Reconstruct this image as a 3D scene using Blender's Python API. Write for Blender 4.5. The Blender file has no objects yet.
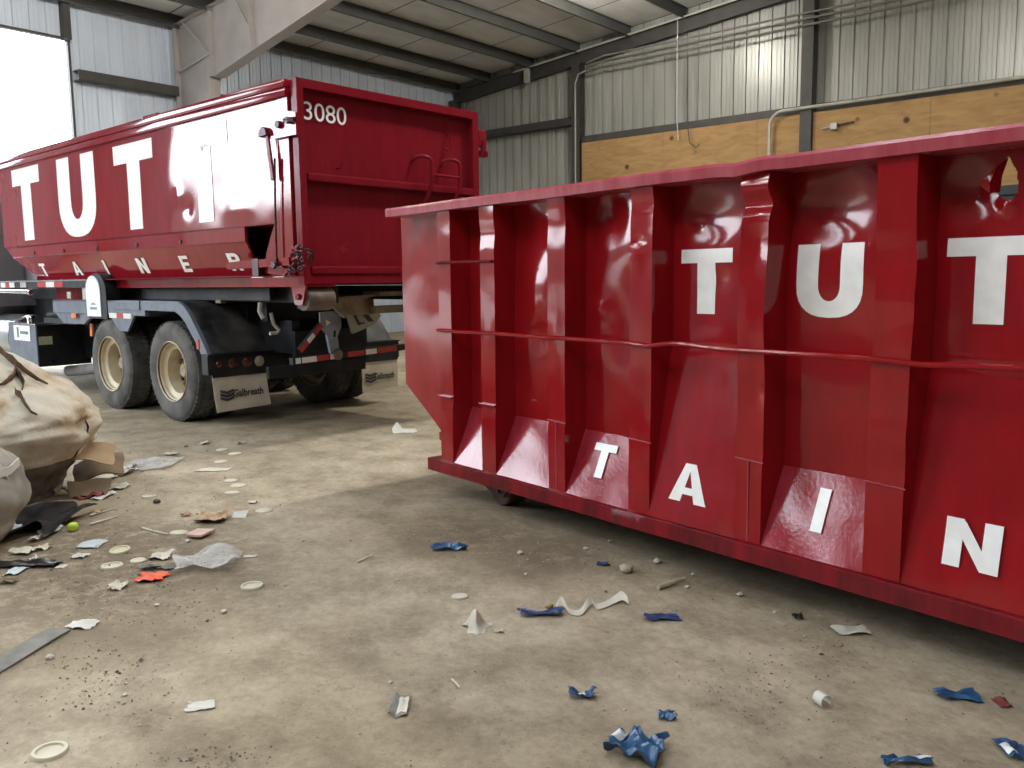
import bpy, bmesh, math, random
from mathutils import Vector, Matrix, noise
PI = math.pi
SC = bpy.context.scene
COL = SC.collection

# ------------------------------------------------------------------ camera maths
F_PX, CAM_H = 860.0, 1.45
PITCH = math.atan(105 / F_PX); ROLL = -math.atan(.0126)
FWD = Vector((0, math.cos(PITCH), -math.sin(PITCH)))
R0 = Vector((1, 0, 0)); U0 = R0.cross(FWD)
RT = math.cos(ROLL) * R0 + math.sin(ROLL) * U0
UP = -math.sin(ROLL) * R0 + math.cos(ROLL) * U0
CAM = Vector((0, 0, CAM_H))

def floor_at(px, py, z=0.0):
    """ground point that the photograph shows at a pixel"""
    d = FWD + RT * ((px - 512) / F_PX) - UP * ((py - 384) / F_PX)
    return CAM + d * ((z - CAM_H) / d.z)

def metres_per_px(p):
    return (p - CAM).dot(FWD) / F_PX

# ------------------------------------------------------------------ materials
MATS = {}

def new_mat(name):
    m = bpy.data.materials.new(name); m.use_nodes = True
    nt = m.node_tree
    return m, nt, nt.nodes['Principled BSDF']

def sock(b, key, val):
    if key in b.inputs: b.inputs[key].default_value = val

def mat(name, color, rough=.5, metal=0.0, var=.12, scale=6.0, bump=0.0, bscale=40.0, color2=None, coat=0.0,
        coat_rough=.1, trans=0.0, spec=.5, emit=None, fac_lo=.35, fac_hi=.65, detail=6, rough_var=.0, coords='Object'):
    """one procedural material: noise-driven colour, roughness and bump"""
    if name in MATS: return MATS[name]
    m, nt, b = new_mat(name)
    N, L = nt.nodes, nt.links
    tc = N.new('ShaderNodeTexCoord')
    no = N.new('ShaderNodeTexNoise'); no.inputs['Scale'].default_value = scale; no.inputs['Detail'].default_value = detail
    L.new(tc.outputs[coords], no.inputs['Vector'])
    cr = N.new('ShaderNodeValToRGB')
    c = list(color) + [1]
    c2 = list(color2) + [1] if color2 else [min(1, x * (1 + var)) for x in color] + [1]
    c1 = c if color2 else [x * (1 - var) for x in color] + [1]
    cr.color_ramp.elements[0].position = fac_lo; cr.color_ramp.elements[0].color = c1
    cr.color_ramp.elements[1].position = fac_hi; cr.color_ramp.elements[1].color = c2
    L.new(no.outputs['Fac'], cr.inputs['Fac']); L.new(cr.outputs['Color'], b.inputs['Base Color'])
    b.inputs['Roughness'].default_value = rough; b.inputs['Metallic'].default_value = metal
    sock(b, 'Specular IOR Level', spec)
    sock(b, 'Coat Weight', coat); sock(b, 'Coat Roughness', coat_rough)
    sock(b, 'Transmission Weight', trans)
    if rough_var:
        mr = N.new('ShaderNodeMapRange'); mr.inputs['To Min'].default_value = max(.02, rough - rough_var); mr.inputs['To Max'].default_value = rough + rough_var
        n2 = N.new('ShaderNodeTexNoise'); n2.inputs['Scale'].default_value = scale * .6; n2.inputs['Detail'].default_value = 5
        L.new(tc.outputs[coords], n2.inputs['Vector']); L.new(n2.outputs['Fac'], mr.inputs['Value']); L.new(mr.outputs['Result'], b.inputs['Roughness'])
    if bump:
        nb = N.new('ShaderNodeTexNoise'); nb.inputs['Scale'].default_value = bscale; nb.inputs['Detail'].default_value = 5
        L.new(tc.outputs[coords], nb.inputs['Vector'])
        bp = N.new('ShaderNodeBump'); bp.inputs['Strength'].default_value = bump; bp.inputs['Distance'].default_value = .01
        L.new(nb.outputs['Fac'], bp.inputs['Height']); L.new(bp.outputs['Normal'], b.inputs['Normal'])
        if coat: L.new(bp.outputs['Normal'], b.inputs['Coat Normal'])
    if emit:
        sock(b, 'Emission Color', tuple(emit[0]) + (1,)); sock(b, 'Emission Strength', emit[1])
    MATS[name] = m
    return m

def red_paint(name, base, dark, coat=.9, rough=.3, coat_rough=.08, bump=.05):
    """glossy hand-rolled red paint: slight orange peel, streaks and scuffs"""
    m, nt, b = new_mat(name); N, L = nt.nodes, nt.links
    tc = N.new('ShaderNodeTexCoord'); mp = N.new('ShaderNodeMapping'); mp.inputs['Scale'].default_value = (3, 3, .7)
    L.new(tc.outputs['Object'], mp.inputs['Vector'])
    n1 = N.new('ShaderNodeTexNoise'); n1.inputs['Scale'].default_value = 3.0; n1.inputs['Detail'].default_value = 8; n1.inputs['Roughness'].default_value = .62
    L.new(mp.outputs['Vector'], n1.inputs['Vector'])
    cr = N.new('ShaderNodeValToRGB'); cr.color_ramp.elements[0].position = .3; cr.color_ramp.elements[1].position = .7
    cr.color_ramp.elements[0].color = (*dark, 1); cr.color_ramp.elements[1].color = (*base, 1)
    L.new(n1.outputs['Fac'], cr.inputs['Fac']); L.new(cr.outputs['Color'], b.inputs['Base Color'])
    n2 = N.new('ShaderNodeTexNoise'); n2.inputs['Scale'].default_value = 5; n2.inputs['Detail'].default_value = 9; n2.inputs['Roughness'].default_value = .7
    L.new(tc.outputs['Object'], n2.inputs['Vector'])
    mr = N.new('ShaderNodeMapRange'); mr.inputs['From Min'].default_value = .35; mr.inputs['From Max'].default_value = .7
    mr.inputs['To Min'].default_value = coat_rough * .5; mr.inputs['To Max'].default_value = coat_rough * 1.5
    L.new(n2.outputs['Fac'], mr.inputs['Value']); L.new(mr.outputs['Result'], b.inputs['Coat Roughness'])
    b.inputs['Coat Weight'].default_value = coat; b.inputs['Roughness'].default_value = rough; sock(b, 'Specular IOR Level', 0.0)
    n3 = N.new('ShaderNodeTexNoise'); n3.inputs['Scale'].default_value = 55; n3.inputs['Detail'].default_value = 3
    L.new(tc.outputs['Object'], n3.inputs['Vector'])
    bp = N.new('ShaderNodeBump'); bp.inputs['Strength'].default_value = bump; bp.inputs['Distance'].default_value = .006
    L.new(n3.outputs['Fac'], bp.inputs['Height']); L.new(bp.outputs['Normal'], b.inputs['Normal']); L.new(bp.outputs['Normal'], b.inputs['Coat Normal'])
    MATS[name] = m
    return m

RED = red_paint('glossy_red_paint', (.30, .008, .012), (.225, .006, .009), coat=.8, rough=.42, coat_rough=.11, bump=.035)
RED_TRUCK = red_paint('glossy_red_paint_truck', (.27, .008, .017), (.20, .006, .012), coat=1.0, rough=.45, coat_rough=.07, bump=.03)
RED_GATE = red_paint('dull_shaded_red_paint', (.20, .010, .018), (.15, .008, .014), coat=.3, rough=.5, coat_rough=.2)  # dull coat; base also darkened for the tailgate's turned-away shade
RED_RAIL = red_paint('worn_red_paint', (.25, .012, .02), (.07, .010, .012), coat=.5, rough=.45, coat_rough=.16, bump=.12)
RED_TOP = red_paint('pinkish_red_paint', (.42, .095, .12), (.30, .035, .05), coat=.5, rough=.45, coat_rough=.2, bump=.12)  # pinkish red base for the top rails and weld beads
RED_PLATE = red_paint('pink_mottled_red_paint', (.36, .045, .065), (.235, .008, .015), coat=.8, rough=.4, coat_rough=.14, bump=.08)  # mottled pinkish red base for the low sloped plates
WHITE_L = mat('white_letter_vinyl', (.88, .88, .85), rough=.35, var=.05, scale=12, coat=.3)
BLACK_ST = mat('black_steel', (.011, .012, .015), rough=.55, spec=.3, var=.4, scale=8, bump=.05, rough_var=.15)
GREY_ST = mat('blue_grey_steel', (.115, .135, .175), rough=.5, var=.15, scale=7, rough_var=.1)
PLATE_ST = mat('slate_grey_plate', (.24, .28, .35), rough=.45, var=.15, scale=9)
TAN_ST = mat('dusty_tan_steel', (.17, .14, .09), rough=.6, var=.35, scale=9, bump=.1)
DUST_BLK = mat('dusty_black_fender', (.013, .014, .016), rough=.55, spec=.3, scale=4, color2=(.10, .095, .085), fac_lo=.35, fac_hi=.75, rough_var=.15)
TIRE = mat('dusty_tyre_rubber', (.035, .034, .033), rough=.85, scale=5, color2=(.15, .142, .13), fac_lo=.3, fac_hi=.75, bump=.15, bscale=60)
ROLL_ST = mat('shadow_tan_roller_steel', (.10, .075, .055), rough=.6, var=.3, scale=9)  # tan darkened: the shadow under the tail is in the colour
HUB_M = mat('dusty_shaded_hub_steel', (.20, .15, .09), rough=.6, scale=9, color2=(.33, .27, .18))  # dusty brown, darkened further for the shade inside the wheel dish
RIM = mat('dusty_cream_wheel', (.50, .40, .25), rough=.5, scale=6, color2=(.60, .53, .38), bump=.05)
FLAP = mat('dirty_cream_flap', (.44, .40, .31), rough=.7, scale=5, color2=(.56, .52, .42))
INK = mat('black_print', (.03, .03, .035), rough=.6)
REF_R = mat('red_reflector', (.42, .03, .03), rough=.3, var=.1)
REF_W = mat('white_reflector', (.72, .72, .70), rough=.35, var=.06)
CHROME = mat('chrome', (.75, .76, .78), rough=.15, metal=1.0, var=.05)
ORANGE = mat('orange_lens', (.75, .2, .05), rough=.3)
LAMP_RED = mat('red_lamp_lens', (.065, .014, .014), rough=.25)
LAMP_WHITE = mat('clear_lamp_lens', (.26, .24, .19), rough=.3)
SIGN_W = mat('white_plate_paint', (.8, .82, .83), rough=.4, var=.04)
LABEL_Y = mat('yellowed_label', (.42, .42, .28), rough=.6, var=.12, scale=20)
RUST = mat('rusty_wheel_steel', (.05, .025, .02), rough=.75, scale=10, color2=(.11, .05, .04), bump=.2)
CHAIN_M = mat('dark_chain_steel', (.05, .02, .025), rough=.35, metal=.5, var=.3)
HOSE_W = mat('pale_hose', (.42, .42, .38), rough=.5)
PIPE_G = mat('galvanised_pipe', (.42, .42, .37), rough=.45, metal=.25, var=.1)
STEEL_DK = mat('dark_primer_steel', (.05, .047, .043), rough=.6, var=.15, scale=4)
STEEL_PURLIN = mat('galvanised_purlin', (.065, .065, .062), rough=.55, var=.12, scale=3)
STEEL_FRAME = mat('grey_primer_frame', (.34, .315, .305), rough=.55, var=.08, scale=2)
CARD = mat('brown_cardboard', (.30, .20, .11), rough=.85, scale=5, color2=(.38, .26, .15))
CARD_D = mat('damp_cardboard', (.14, .095, .05), rough=.85, scale=6, color2=(.22, .155, .085))
BLUE_S = mat('blue_foil_scrap', (.010, .045, .11), rough=.3, scale=14, color2=(.03, .115, .24))
BLUE_P = mat('indigo_foil_scrap', (.012, .03, .10), rough=.3, scale=14, color2=(.04, .08, .21))
CREAM = mat('cream_plastic', (.55, .51, .385), rough=.55, var=.08, scale=10)
IVORY = mat('ivory_plastic', (.52, .49, .33), rough=.55, var=.08, scale=10)
PAPER = mat('white_paper', (.56, .54, .48), rough=.8, var=.08, scale=10)
PAPER_C = mat('cream_paper', (.54, .50, .41), rough=.8, var=.08, scale=10)
PAPER_B = mat('pale_blue_paper', (.47, .53, .55), rough=.7, var=.08, scale=10)
PINK = mat('pink_tile', (.58, .42, .34), rough=.6, var=.1, scale=20)
REDORANGE = mat('red_orange_plastic', (.70, .10, .045), rough=.5, var=.2, scale=30)
MAROON = mat('maroon_scrap', (.17, .035, .035), rough=.6, var=.2, scale=20)
BROWN = mat('brown_scrap', (.27, .14, .07), rough=.7, scale=25, color2=(.50, .36, .22))
LIME = mat('lime_plastic', (.50, .68, .05), rough=.4, var=.1)
STONE = mat('pale_stone', (.55, .52, .44), rough=.85, var=.2, scale=12)
STONE_D = mat('dark_crumb', (.09, .075, .055), rough=.9, var=.4, scale=30)
WOODM = mat('splintered_wood', (.40, .33, .22), rough=.8, var=.25, scale=15)
GREYBOARD = mat('grey_strip', (.17, .16, .14), rough=.8, var=.2, scale=12)
BLACKPL = mat('black_plastic_film', (.014, .014, .015), rough=.35, var=.4, scale=10)
CRUMB = mat('floor_crumbs', (.12, .095, .065), rough=.9, scale=11, color2=(.42, .37, .28), detail=2, fac_lo=.45, fac_hi=.6)
GLASS_DK = mat('cab_glass', (.02, .025, .03), rough=.08, var=.1)
CAB_GREY = mat('cab_grey_paint', (.16, .16, .18), rough=.4, var=.05)

def film_mat():
    m, nt, b = new_mat('clear_plastic_film'); N, L = nt.nodes, nt.links
    b.inputs['Base Color'].default_value = (.62, .60, .57, 1); b.inputs['Roughness'].default_value = .45
    tr = N.new('ShaderNodeBsdfTransparent'); mx = N.new('ShaderNodeMixShader')
    no = N.new('ShaderNodeTexNoise'); no.inputs['Scale'].default_value = 6
    mr = N.new('ShaderNodeMapRange'); mr.inputs['To Min'].default_value = .2; mr.inputs['To Max'].default_value = .55
    L.new(no.outputs['Fac'], mr.inputs['Value']); L.new(mr.outputs['Result'], mx.inputs['Fac'])
    L.new(tr.outputs[0], mx.inputs[1]); L.new(b.outputs[0], mx.inputs[2])
    L.new(mx.outputs[0], N['Material Output'].inputs['Surface'])
    return m
FILM = film_mat()

def bag_mat():
    m, nt, b = new_mat('woven_bag_fabric'); N, L = nt.nodes, nt.links
    tc = N.new('ShaderNodeTexCoord')
    n1 = N.new('ShaderNodeTexNoise'); n1.inputs['Scale'].default_value = 2.6; n1.inputs['Detail'].default_value = 8; n1.inputs['Roughness'].default_value = .65
    L.new(tc.outputs['Object'], n1.inputs['Vector'])
    cr = N.new('ShaderNodeValToRGB'); e = cr.color_ramp.elements
    e[0].position = .32; e[0].color = (.20, .115, .06, 1); e[1].position = .49; e[1].color = (.52, .46, .36, 1)
    x = e.new(.41); x.color = (.44, .34, .22, 1); x = e.new(.7); x.color = (.58, .53, .44, 1)
    L.new(n1.outputs['Fac'], cr.inputs['Fac'])
    w = N.new('ShaderNodeTexNoise'); w.inputs['Scale'].default_value = 1.3; w.inputs['Detail'].default_value = 3
    L.new(tc.outputs['Object'], w.inputs['Vector'])
    L.new(cr.outputs['Color'], b.inputs['Base Color'])
    b.inputs['Roughness'].default_value = .75
    bp = N.new('ShaderNodeBump'); bp.inputs['Strength'].default_value = .7; bp.inputs['Distance'].default_value = .02
    n2 = N.new('ShaderNodeTexNoise'); n2.inputs['Distortion'].default_value = 1.0; n2.inputs['Scale'].default_value = 9; n2.inputs['Detail'].default_value = 5
    L.new(tc.outputs['Object'], n2.inputs['Vector']); L.new(n2.outputs['Fac'], bp.inputs['Height']); L.new(bp.outputs['Normal'], b.inputs['Normal'])
    return m
BAG = bag_mat()
BAG_G = mat('grey_woven_bag', (.20, .185, .155), rough=.75, scale=4, color2=(.46, .44, .38), bump=.2, bscale=18)
BAG_DARK = mat('dirty_bag_base', (.075, .07, .06), rough=.8, scale=6, color2=(.17, .155, .13), bump=.3, bscale=20)
STRAP = mat('white_bag_strap', (.62, .61, .56), rough=.7, var=.1)

HALL_O = Vector((-1.588, 26.451, 0)); HALL_A = math.radians(-39.5)
HX = Vector((math.cos(HALL_A), math.sin(HALL_A), 0)); HY = Vector((-math.sin(HALL_A), math.cos(HALL_A), 0))

def floor_mat():
    m, nt, b = new_mat('dusty_concrete'); N, L = nt.nodes, nt.links
    tc = N.new('ShaderNodeTexCoord')
    def nz(s, d, r, sc=None, off=0):
        mp = N.new('ShaderNodeMapping')
        if sc: mp.inputs['Scale'].default_value = sc
        mp.inputs['Location'].default_value = (off, off, 0); mp.inputs['Rotation'].default_value = (0, 0, .6)
        L.new(tc.outputs['Object'], mp.inputs['Vector'])
        n = N.new('ShaderNodeTexNoise'); n.inputs['Scale'].default_value = s; n.inputs['Detail'].default_value = d; n.inputs['Roughness'].default_value = r
        L.new(mp.outputs['Vector'], n.inputs['Vector']); return n
    big = nz(.75, 5, .55); mid = nz(2.9, 10, .70, (1, 1.15, 1), 3.1); fine = nz(26, 8, .7, None, 7); spots = nz(9, 9, .75, None, 5)
    cr = N.new('ShaderNodeValToRGB'); e = cr.color_ramp.elements
    e[0].position = .36; e[0].color = (.275, .226, .152, 1); e[1].position = .62; e[1].color = (.42, .358, .262, 1)
    L.new(big.outputs['Fac'], cr.inputs['Fac'])
    cr2 = N.new('ShaderNodeValToRGB'); e = cr2.color_ramp.elements
    e[0].position = .34; e[0].color = (.50, .47, .42, 1); e[1].position = .58; e[1].color = (1.06, 1.05, 1.03, 1)
    L.new(mid.outputs['Fac'], cr2.inputs['Fac'])
    mul = N.new('ShaderNodeMix'); mul.data_type = 'RGBA'; mul.blend_type = 'MULTIPLY'; mul.inputs[0].default_value = .8
    L.new(cr.outputs['Color'], mul.inputs[6]); L.new(cr2.outputs['Color'], mul.inputs[7])
    cr3 = N.new('ShaderNodeValToRGB'); e = cr3.color_ramp.elements
    e[0].position = .30; e[0].color = (.42, .36, .30, 1); e[1].position = .41; e[1].color = (1, 1, 1, 1)
    L.new(spots.outputs['Fac'], cr3.inputs['Fac'])
    mul2 = N.new('ShaderNodeMix'); mul2.data_type = 'RGBA'; mul2.blend_type = 'MULTIPLY'; mul2.inputs[0].default_value = .75
    L.new(mul.outputs[2], mul2.inputs[6]); L.new(cr3.outputs['Color'], mul2.inputs[7])
    cr4 = N.new('ShaderNodeValToRGB'); e = cr4.color_ramp.elements
    e[0].position = .3; e[0].color = (.76, .75, .73, 1); e[1].position = .7; e[1].color = (1.13, 1.13, 1.12, 1)
    L.new(fine.outputs['Fac'], cr4.inputs['Fac'])
    mul3 = N.new('ShaderNodeMix'); mul3.data_type = 'RGBA'; mul3.blend_type = 'MULTIPLY'; mul3.inputs[0].default_value = .9
    L.new(mul2.outputs[2], mul3.inputs[6]); L.new(cr4.outputs['Color'], mul3.inputs[7])
    sk = nz(70, 4, .6, None, 9); c5 = N.new('ShaderNodeValToRGB'); e = c5.color_ramp.elements
    e[0].position = .30; e[0].color = (.45, .42, .38, 1); e[1].position = .38; e[1].color = (1, 1, 1, 1); x = e.new(.68); x.color = (1, 1, 1, 1); x = e.new(.75); x.color = (1.35, 1.33, 1.28, 1)
    L.new(sk.outputs['Fac'], c5.inputs['Fac'])
    mul4 = N.new('ShaderNodeMix'); mul4.data_type = 'RGBA'; mul4.blend_type = 'MULTIPLY'; mul4.inputs[0].default_value = .8
    L.new(mul3.outputs[2], mul4.inputs[6]); L.new(c5.outputs['Color'], mul4.inputs[7])
    last = mul4.outputs[2]
    for (dx, dy), rad in (((120, 575), 1.2), ((60, 540), .9), ((470, 535), .55), ((545, 555), .5)):
        p = floor_at(dx, dy) - HALL_O; q = (p.dot(HX), p.dot(HY), 0)
        vd = N.new('ShaderNodeVectorMath'); vd.operation = 'DISTANCE'; L.new(tc.outputs['Object'], vd.inputs[0]); vd.inputs[1].default_value = q
        m1 = N.new('ShaderNodeMapRange'); m1.inputs['From Min'].default_value = rad; m1.inputs['From Max'].default_value = rad * .25; m1.inputs['To Min'].default_value = 0; m1.inputs['To Max'].default_value = 1; L.new(vd.outputs['Value'], m1.inputs['Value'])
        m2 = N.new('ShaderNodeMapRange'); m2.inputs['From Min'].default_value = .38; m2.inputs['From Max'].default_value = .54; L.new(spots.outputs['Fac'], m2.inputs['Value'])
        mm = N.new('ShaderNodeMath'); mm.operation = 'MULTIPLY'; L.new(m1.outputs['Result'], mm.inputs[0]); L.new(m2.outputs['Result'], mm.inputs[1])
        mx = N.new('ShaderNodeMix'); mx.data_type = 'RGBA'; L.new(mm.outputs[0], mx.inputs[0]); L.new(last, mx.inputs[6]); mx.inputs[7].default_value = (.15, .115, .075, 1); last = mx.outputs[2]
    L.new(last, b.inputs['Base Color'])
    b.inputs['Roughness'].default_value = .78; sock(b, 'Specular IOR Level', .3)
    ad = N.new('ShaderNodeMath'); ad.operation = 'ADD'; L.new(fine.outputs['Fac'], ad.inputs[0]); L.new(mid.outputs['Fac'], ad.inputs[1])
    bp = N.new('ShaderNodeBump'); bp.inputs['Strength'].default_value = .45; bp.inputs['Distance'].default_value = .012
    L.new(ad.outputs[0], bp.inputs['Height']); L.new(bp.outputs['Normal'], b.inputs['Normal'])
    return m
FLOOR_M = floor_mat()

def roof_mat():
    m, nt, b = new_mat('white_roof_insulation'); N, L = nt.nodes, nt.links
    tc = N.new('ShaderNodeTexCoord'); sp = N.new('ShaderNodeSeparateXYZ'); L.new(tc.outputs['Object'], sp.inputs[0])
    # batt seams run up the slope, one every 1.83 m along the building
    dv = N.new('ShaderNodeMath'); dv.operation = 'DIVIDE'; dv.inputs[1].default_value = 1.83; L.new(sp.outputs['Y'], dv.inputs[0])
    fr = N.new('ShaderNodeMath'); fr.operation = 'FRACT'; L.new(dv.outputs[0], fr.inputs[0])
    lt = N.new('ShaderNodeMath'); lt.operation = 'LESS_THAN'; lt.inputs[1].default_value = .022; L.new(fr.outputs[0], lt.inputs[0])
    mp = N.new('ShaderNodeMapping'); mp.inputs['Scale'].default_value = (1.0, .35, 1); mp.inputs['Rotation'].default_value = (0, 0, .5); L.new(tc.outputs['Object'], mp.inputs['Vector'])
    no = N.new('ShaderNodeTexNoise'); no.inputs['Scale'].default_value = 2.2; no.inputs['Detail'].default_value = 5; L.new(mp.outputs['Vector'], no.inputs['Vector'])
    cr = N.new('ShaderNodeValToRGB'); cr.color_ramp.elements[0].color = (.50, .50, .49, 1); cr.color_ramp.elements[1].color = (.70, .70, .69, 1)
    cr.color_ramp.elements[0].position = .3; cr.color_ramp.elements[1].position = .7
    L.new(no.outputs['Fac'], cr.inputs['Fac'])
    mx = N.new('ShaderNodeMix'); mx.data_type = 'RGBA'; mx.inputs[7].default_value = (.10, .095, .085, 1)
    L.new(lt.outputs[0], mx.inputs[0]); L.new(cr.outputs['Color'], mx.inputs[6]); L.new(mx.outputs[2], b.inputs['Base Color'])
    b.inputs['Roughness'].default_value = .55
    bp = N.new('ShaderNodeBump'); bp.inputs['Strength'].default_value = .5; bp.inputs['Distance'].default_value = .05
    L.new(no.outputs['Fac'], bp.inputs['Height']); L.new(bp.outputs['Normal'], b.inputs['Normal'])
    return m
ROOF_M = roof_mat()

def siding_mat():
    m, nt, b = new_mat('ribbed_metal_siding'); N, L = nt.nodes, nt.links
    tc = N.new('ShaderNodeTexCoord'); mp = N.new('ShaderNodeMapping'); mp.inputs['Scale'].default_value = (1.2, 1.2, .22); L.new(tc.outputs['Object'], mp.inputs['Vector'])
    no = N.new('ShaderNodeTexNoise'); no.inputs['Scale'].default_value = 2.4; no.inputs['Detail'].default_value = 6; L.new(mp.outputs['Vector'], no.inputs['Vector'])
    cr = N.new('ShaderNodeValToRGB'); cr.color_ramp.elements[0].position = .3; cr.color_ramp.elements[1].position = .7
    cr.color_ramp.elements[0].color = (.265, .265, .24, 1); cr.color_ramp.elements[1].color = (.36, .36, .33, 1)
    L.new(no.outputs['Fac'], cr.inputs['Fac']); L.new(cr.outputs['Color'], b.inputs['Base Color'])
    b.inputs['Roughness'].default_value = .34; b.inputs['Metallic'].default_value = .15
    return m
SIDING = siding_mat()

def ply_mat():
    m, nt, b = new_mat('weathered_plywood'); N, L = nt.nodes, nt.links
    tc = N.new('ShaderNodeTexCoord'); mp = N.new('ShaderNodeMapping'); mp.inputs['Scale'].default_value = (.5, 1, 2.2); L.new(tc.outputs['Object'], mp.inputs['Vector'])
    no = N.new('ShaderNodeTexNoise'); no.inputs['Scale'].default_value = 3.2; no.inputs['Detail'].default_value = 8; no.inputs['Distortion'].default_value = 1.2
    L.new(mp.outputs['Vector'], no.inputs['Vector'])
    cr = N.new('ShaderNodeValToRGB'); e = cr.color_ramp.elements
    e[0].position = .25; e[0].color = (.27, .155, .060, 1); e[1].position = .75; e[1].color = (.42, .26, .11, 1)
    L.new(no.outputs['Fac'], cr.inputs['Fac'])
    vo = N.new('ShaderNodeTexVoronoi'); vo.inputs['Scale'].default_value = 1.15; L.new(tc.outputs['Object'], vo.inputs['Vector'])
    lt = N.new('ShaderNodeMapRange'); lt.inputs['From Min'].default_value = .05; lt.inputs['From Max'].default_value = .10; L.new(vo.outputs['Distance'], lt.inputs['Value'])
    mx = N.new('ShaderNodeMix'); mx.data_type = 'RGBA'; mx.inputs[6].default_value = (.07, .03, .012, 1)
    L.new(lt.outputs['Result'], mx.inputs[0]); L.new(cr.outputs['Color'], mx.inputs[7]); L.new(mx.outputs[2], b.inputs['Base Color'])
    b.inputs['Roughness'].default_value = .8
    return m
PLY = ply_mat()

# ------------------------------------------------------------------ mesh helpers
class MB:
    """collects shapes and links them as one mesh object"""
    def __init__(s): s.bm = bmesh.new()
    def box(s, x0, x1, y0, y1, z0, z1, bevel=0.0):
        vs = [s.bm.verts.new(p) for p in ((x0, y0, z0), (x1, y0, z0), (x1, y1, z0), (x0, y1, z0), (x0, y0, z1), (x1, y0, z1), (x1, y1, z1), (x0, y1, z1))]
        fs = [s.bm.faces.new([vs[i] for i in f]) for f in ((3, 2, 1, 0), (4, 5, 6, 7), (0, 1, 5, 4), (1, 2, 6, 5), (2, 3, 7, 6), (3, 0, 4, 7))]
        if bevel:
            es = list({e for f in fs for e in f.edges})
            bmesh.ops.bevel(s.bm, geom=es, offset=bevel, segments=2, affect='EDGES', profile=.6)
        return s
    def prism(s, pts, axis, a, b):
        """polygon pts extruded along an axis from a to b (pts are the two other coordinates, in xyz order)"""
        def mk(p, t):
            return {'x': (t, p[0], p[1]), 'y': (p[0], t, p[1]), 'z': (p[0], p[1], t)}[axis]
        A = [s.bm.verts.new(mk(p, a)) for p in pts]; B = [s.bm.verts.new(mk(p, b)) for p in pts]
        n = len(pts)
        s.bm.faces.new(A); s.bm.faces.new(B[::-1])
        for i in range(n): s.bm.faces.new((A[i], B[i], B[(i + 1) % n], A[(i + 1) % n]))
        return s
    def tube(s, pts, r, seg=8, cap=True, r_end=None):
        pts = [Vector(p) for p in pts]; rings = []
        n = len(pts); prev = None
        for i, p in enumerate(pts):
            d = (pts[min(i + 1, n - 1)] - pts[max(i - 1, 0)]).normalized()
            if prev is None:
                a = Vector((0, 0, 1)) if abs(d.z) < .9 else Vector((1, 0, 0)); u = d.cross(a).normalized()
            else: u = (prev - d * prev.dot(d)).normalized()
            prev = u; v = d.cross(u)
            rr = r if r_end is None else r + (r_end - r) * i / max(1, n - 1)
            rings.append([s.bm.verts.new(p + (u * math.cos(2 * PI * k / seg) + v * math.sin(2 * PI * k / seg)) * rr) for k in range(seg)])
        for i in range(n - 1):
            for k in range(seg): s.bm.faces.new((rings[i][k], rings[i][(k + 1) % seg], rings[i + 1][(k + 1) % seg], rings[i + 1][k]))
        if cap: s.bm.faces.new(rings[0][::-1]); s.bm.faces.new(rings[-1])
        return s
    def lathe(s, prof, axis='x', o=(0, 0, 0), seg=40, close=False, caps=True):
        """profile of (radius, along-axis) pairs turned about an axis through o"""
        o = Vector(o); rings = []
        for r, h in prof:
            ring = []
            for k in range(seg):
                c, n = math.cos(2 * PI * k / seg) * r, math.sin(2 * PI * k / seg) * r
                ring.append(s.bm.verts.new(o + Vector({'x': (h, c, n), 'y': (c, h, n), 'z': (c, n, h)}[axis])))
            rings.append(ring)
        m = len(rings)
        for i in range(m if close else m - 1):
            for k in range(seg):
                s.bm.faces.new((rings[i][k], rings[i][(k + 1) % seg], rings[(i + 1) % m][(k + 1) % seg], rings[(i + 1) % m][k]))
        if not close and caps:
            for ring in (rings[0], rings[-1]):
                s.bm.faces.new(ring)
        return s
    def grid(s, fn, us, vs, keep=None):
        g = [[s.bm.verts.new(fn(u, v)) for v in vs] for u in us]
        for i in range(len(us) - 1):
            for j in range(len(vs) - 1):
                if keep is None or keep((us[i] + us[i + 1]) / 2, (vs[j] + vs[j + 1]) / 2):
                    s.bm.faces.new((g[i][j], g[i + 1][j], g[i + 1][j + 1], g[i][j + 1]))
        return g
    def quad(s, *p):
        s.bm.faces.new([s.bm.verts.new(q) for q in p]); return s
    def thicken(s, t):
        bmesh.ops.recalc_face_normals(s.bm, faces=s.bm.faces)
        bmesh.ops.solidify(s.bm, geom=s.bm.faces[:], thickness=t); return s
    def build(s, name, m, parent=None, smooth=False, angle=35):
        bmesh.ops.delete(s.bm, geom=[v for v in s.bm.verts if not v.link_faces], context='VERTS')
        bmesh.ops.recalc_face_normals(s.bm, faces=s.bm.faces)
        me = bpy.data.meshes.new(name); s.bm.to_mesh(me); s.bm.free()
        o = bpy.data.objects.new(name, me); COL.objects.link(o); me.materials.append(m)
        if smooth:
            for p in me.polygons: p.use_smooth = True
            try: me.set_sharp_from_angle(angle=math.radians(angle))
            except Exception: pass
        if parent: o.parent = parent
        return o

def tag(o, label=None, cat=None, group=None, kind=None):
    if label: o['label'] = label
    if cat: o['category'] = cat
    if group: o['group'] = group
    if kind: o['kind'] = kind
    return o

def empty(name, loc=(0, 0, 0), rz=0.0):
    o = bpy.data.objects.new(name, None); COL.objects.link(o)
    o.location = loc; o.rotation_euler = (0, 0, rz); o.empty_display_size = .2
    return o

def struct(o, label=None, cat=None):
    o['kind'] = 'structure'
    if label: o['label'] = label
    if cat: o['category'] = cat
    return o

def copy_tree(o, parent=None):
    c = o.copy(); COL.objects.link(c); c.parent = parent
    for ch in [x for x in bpy.data.objects if x.parent == o]: copy_tree(ch, c)
    return c

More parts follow.
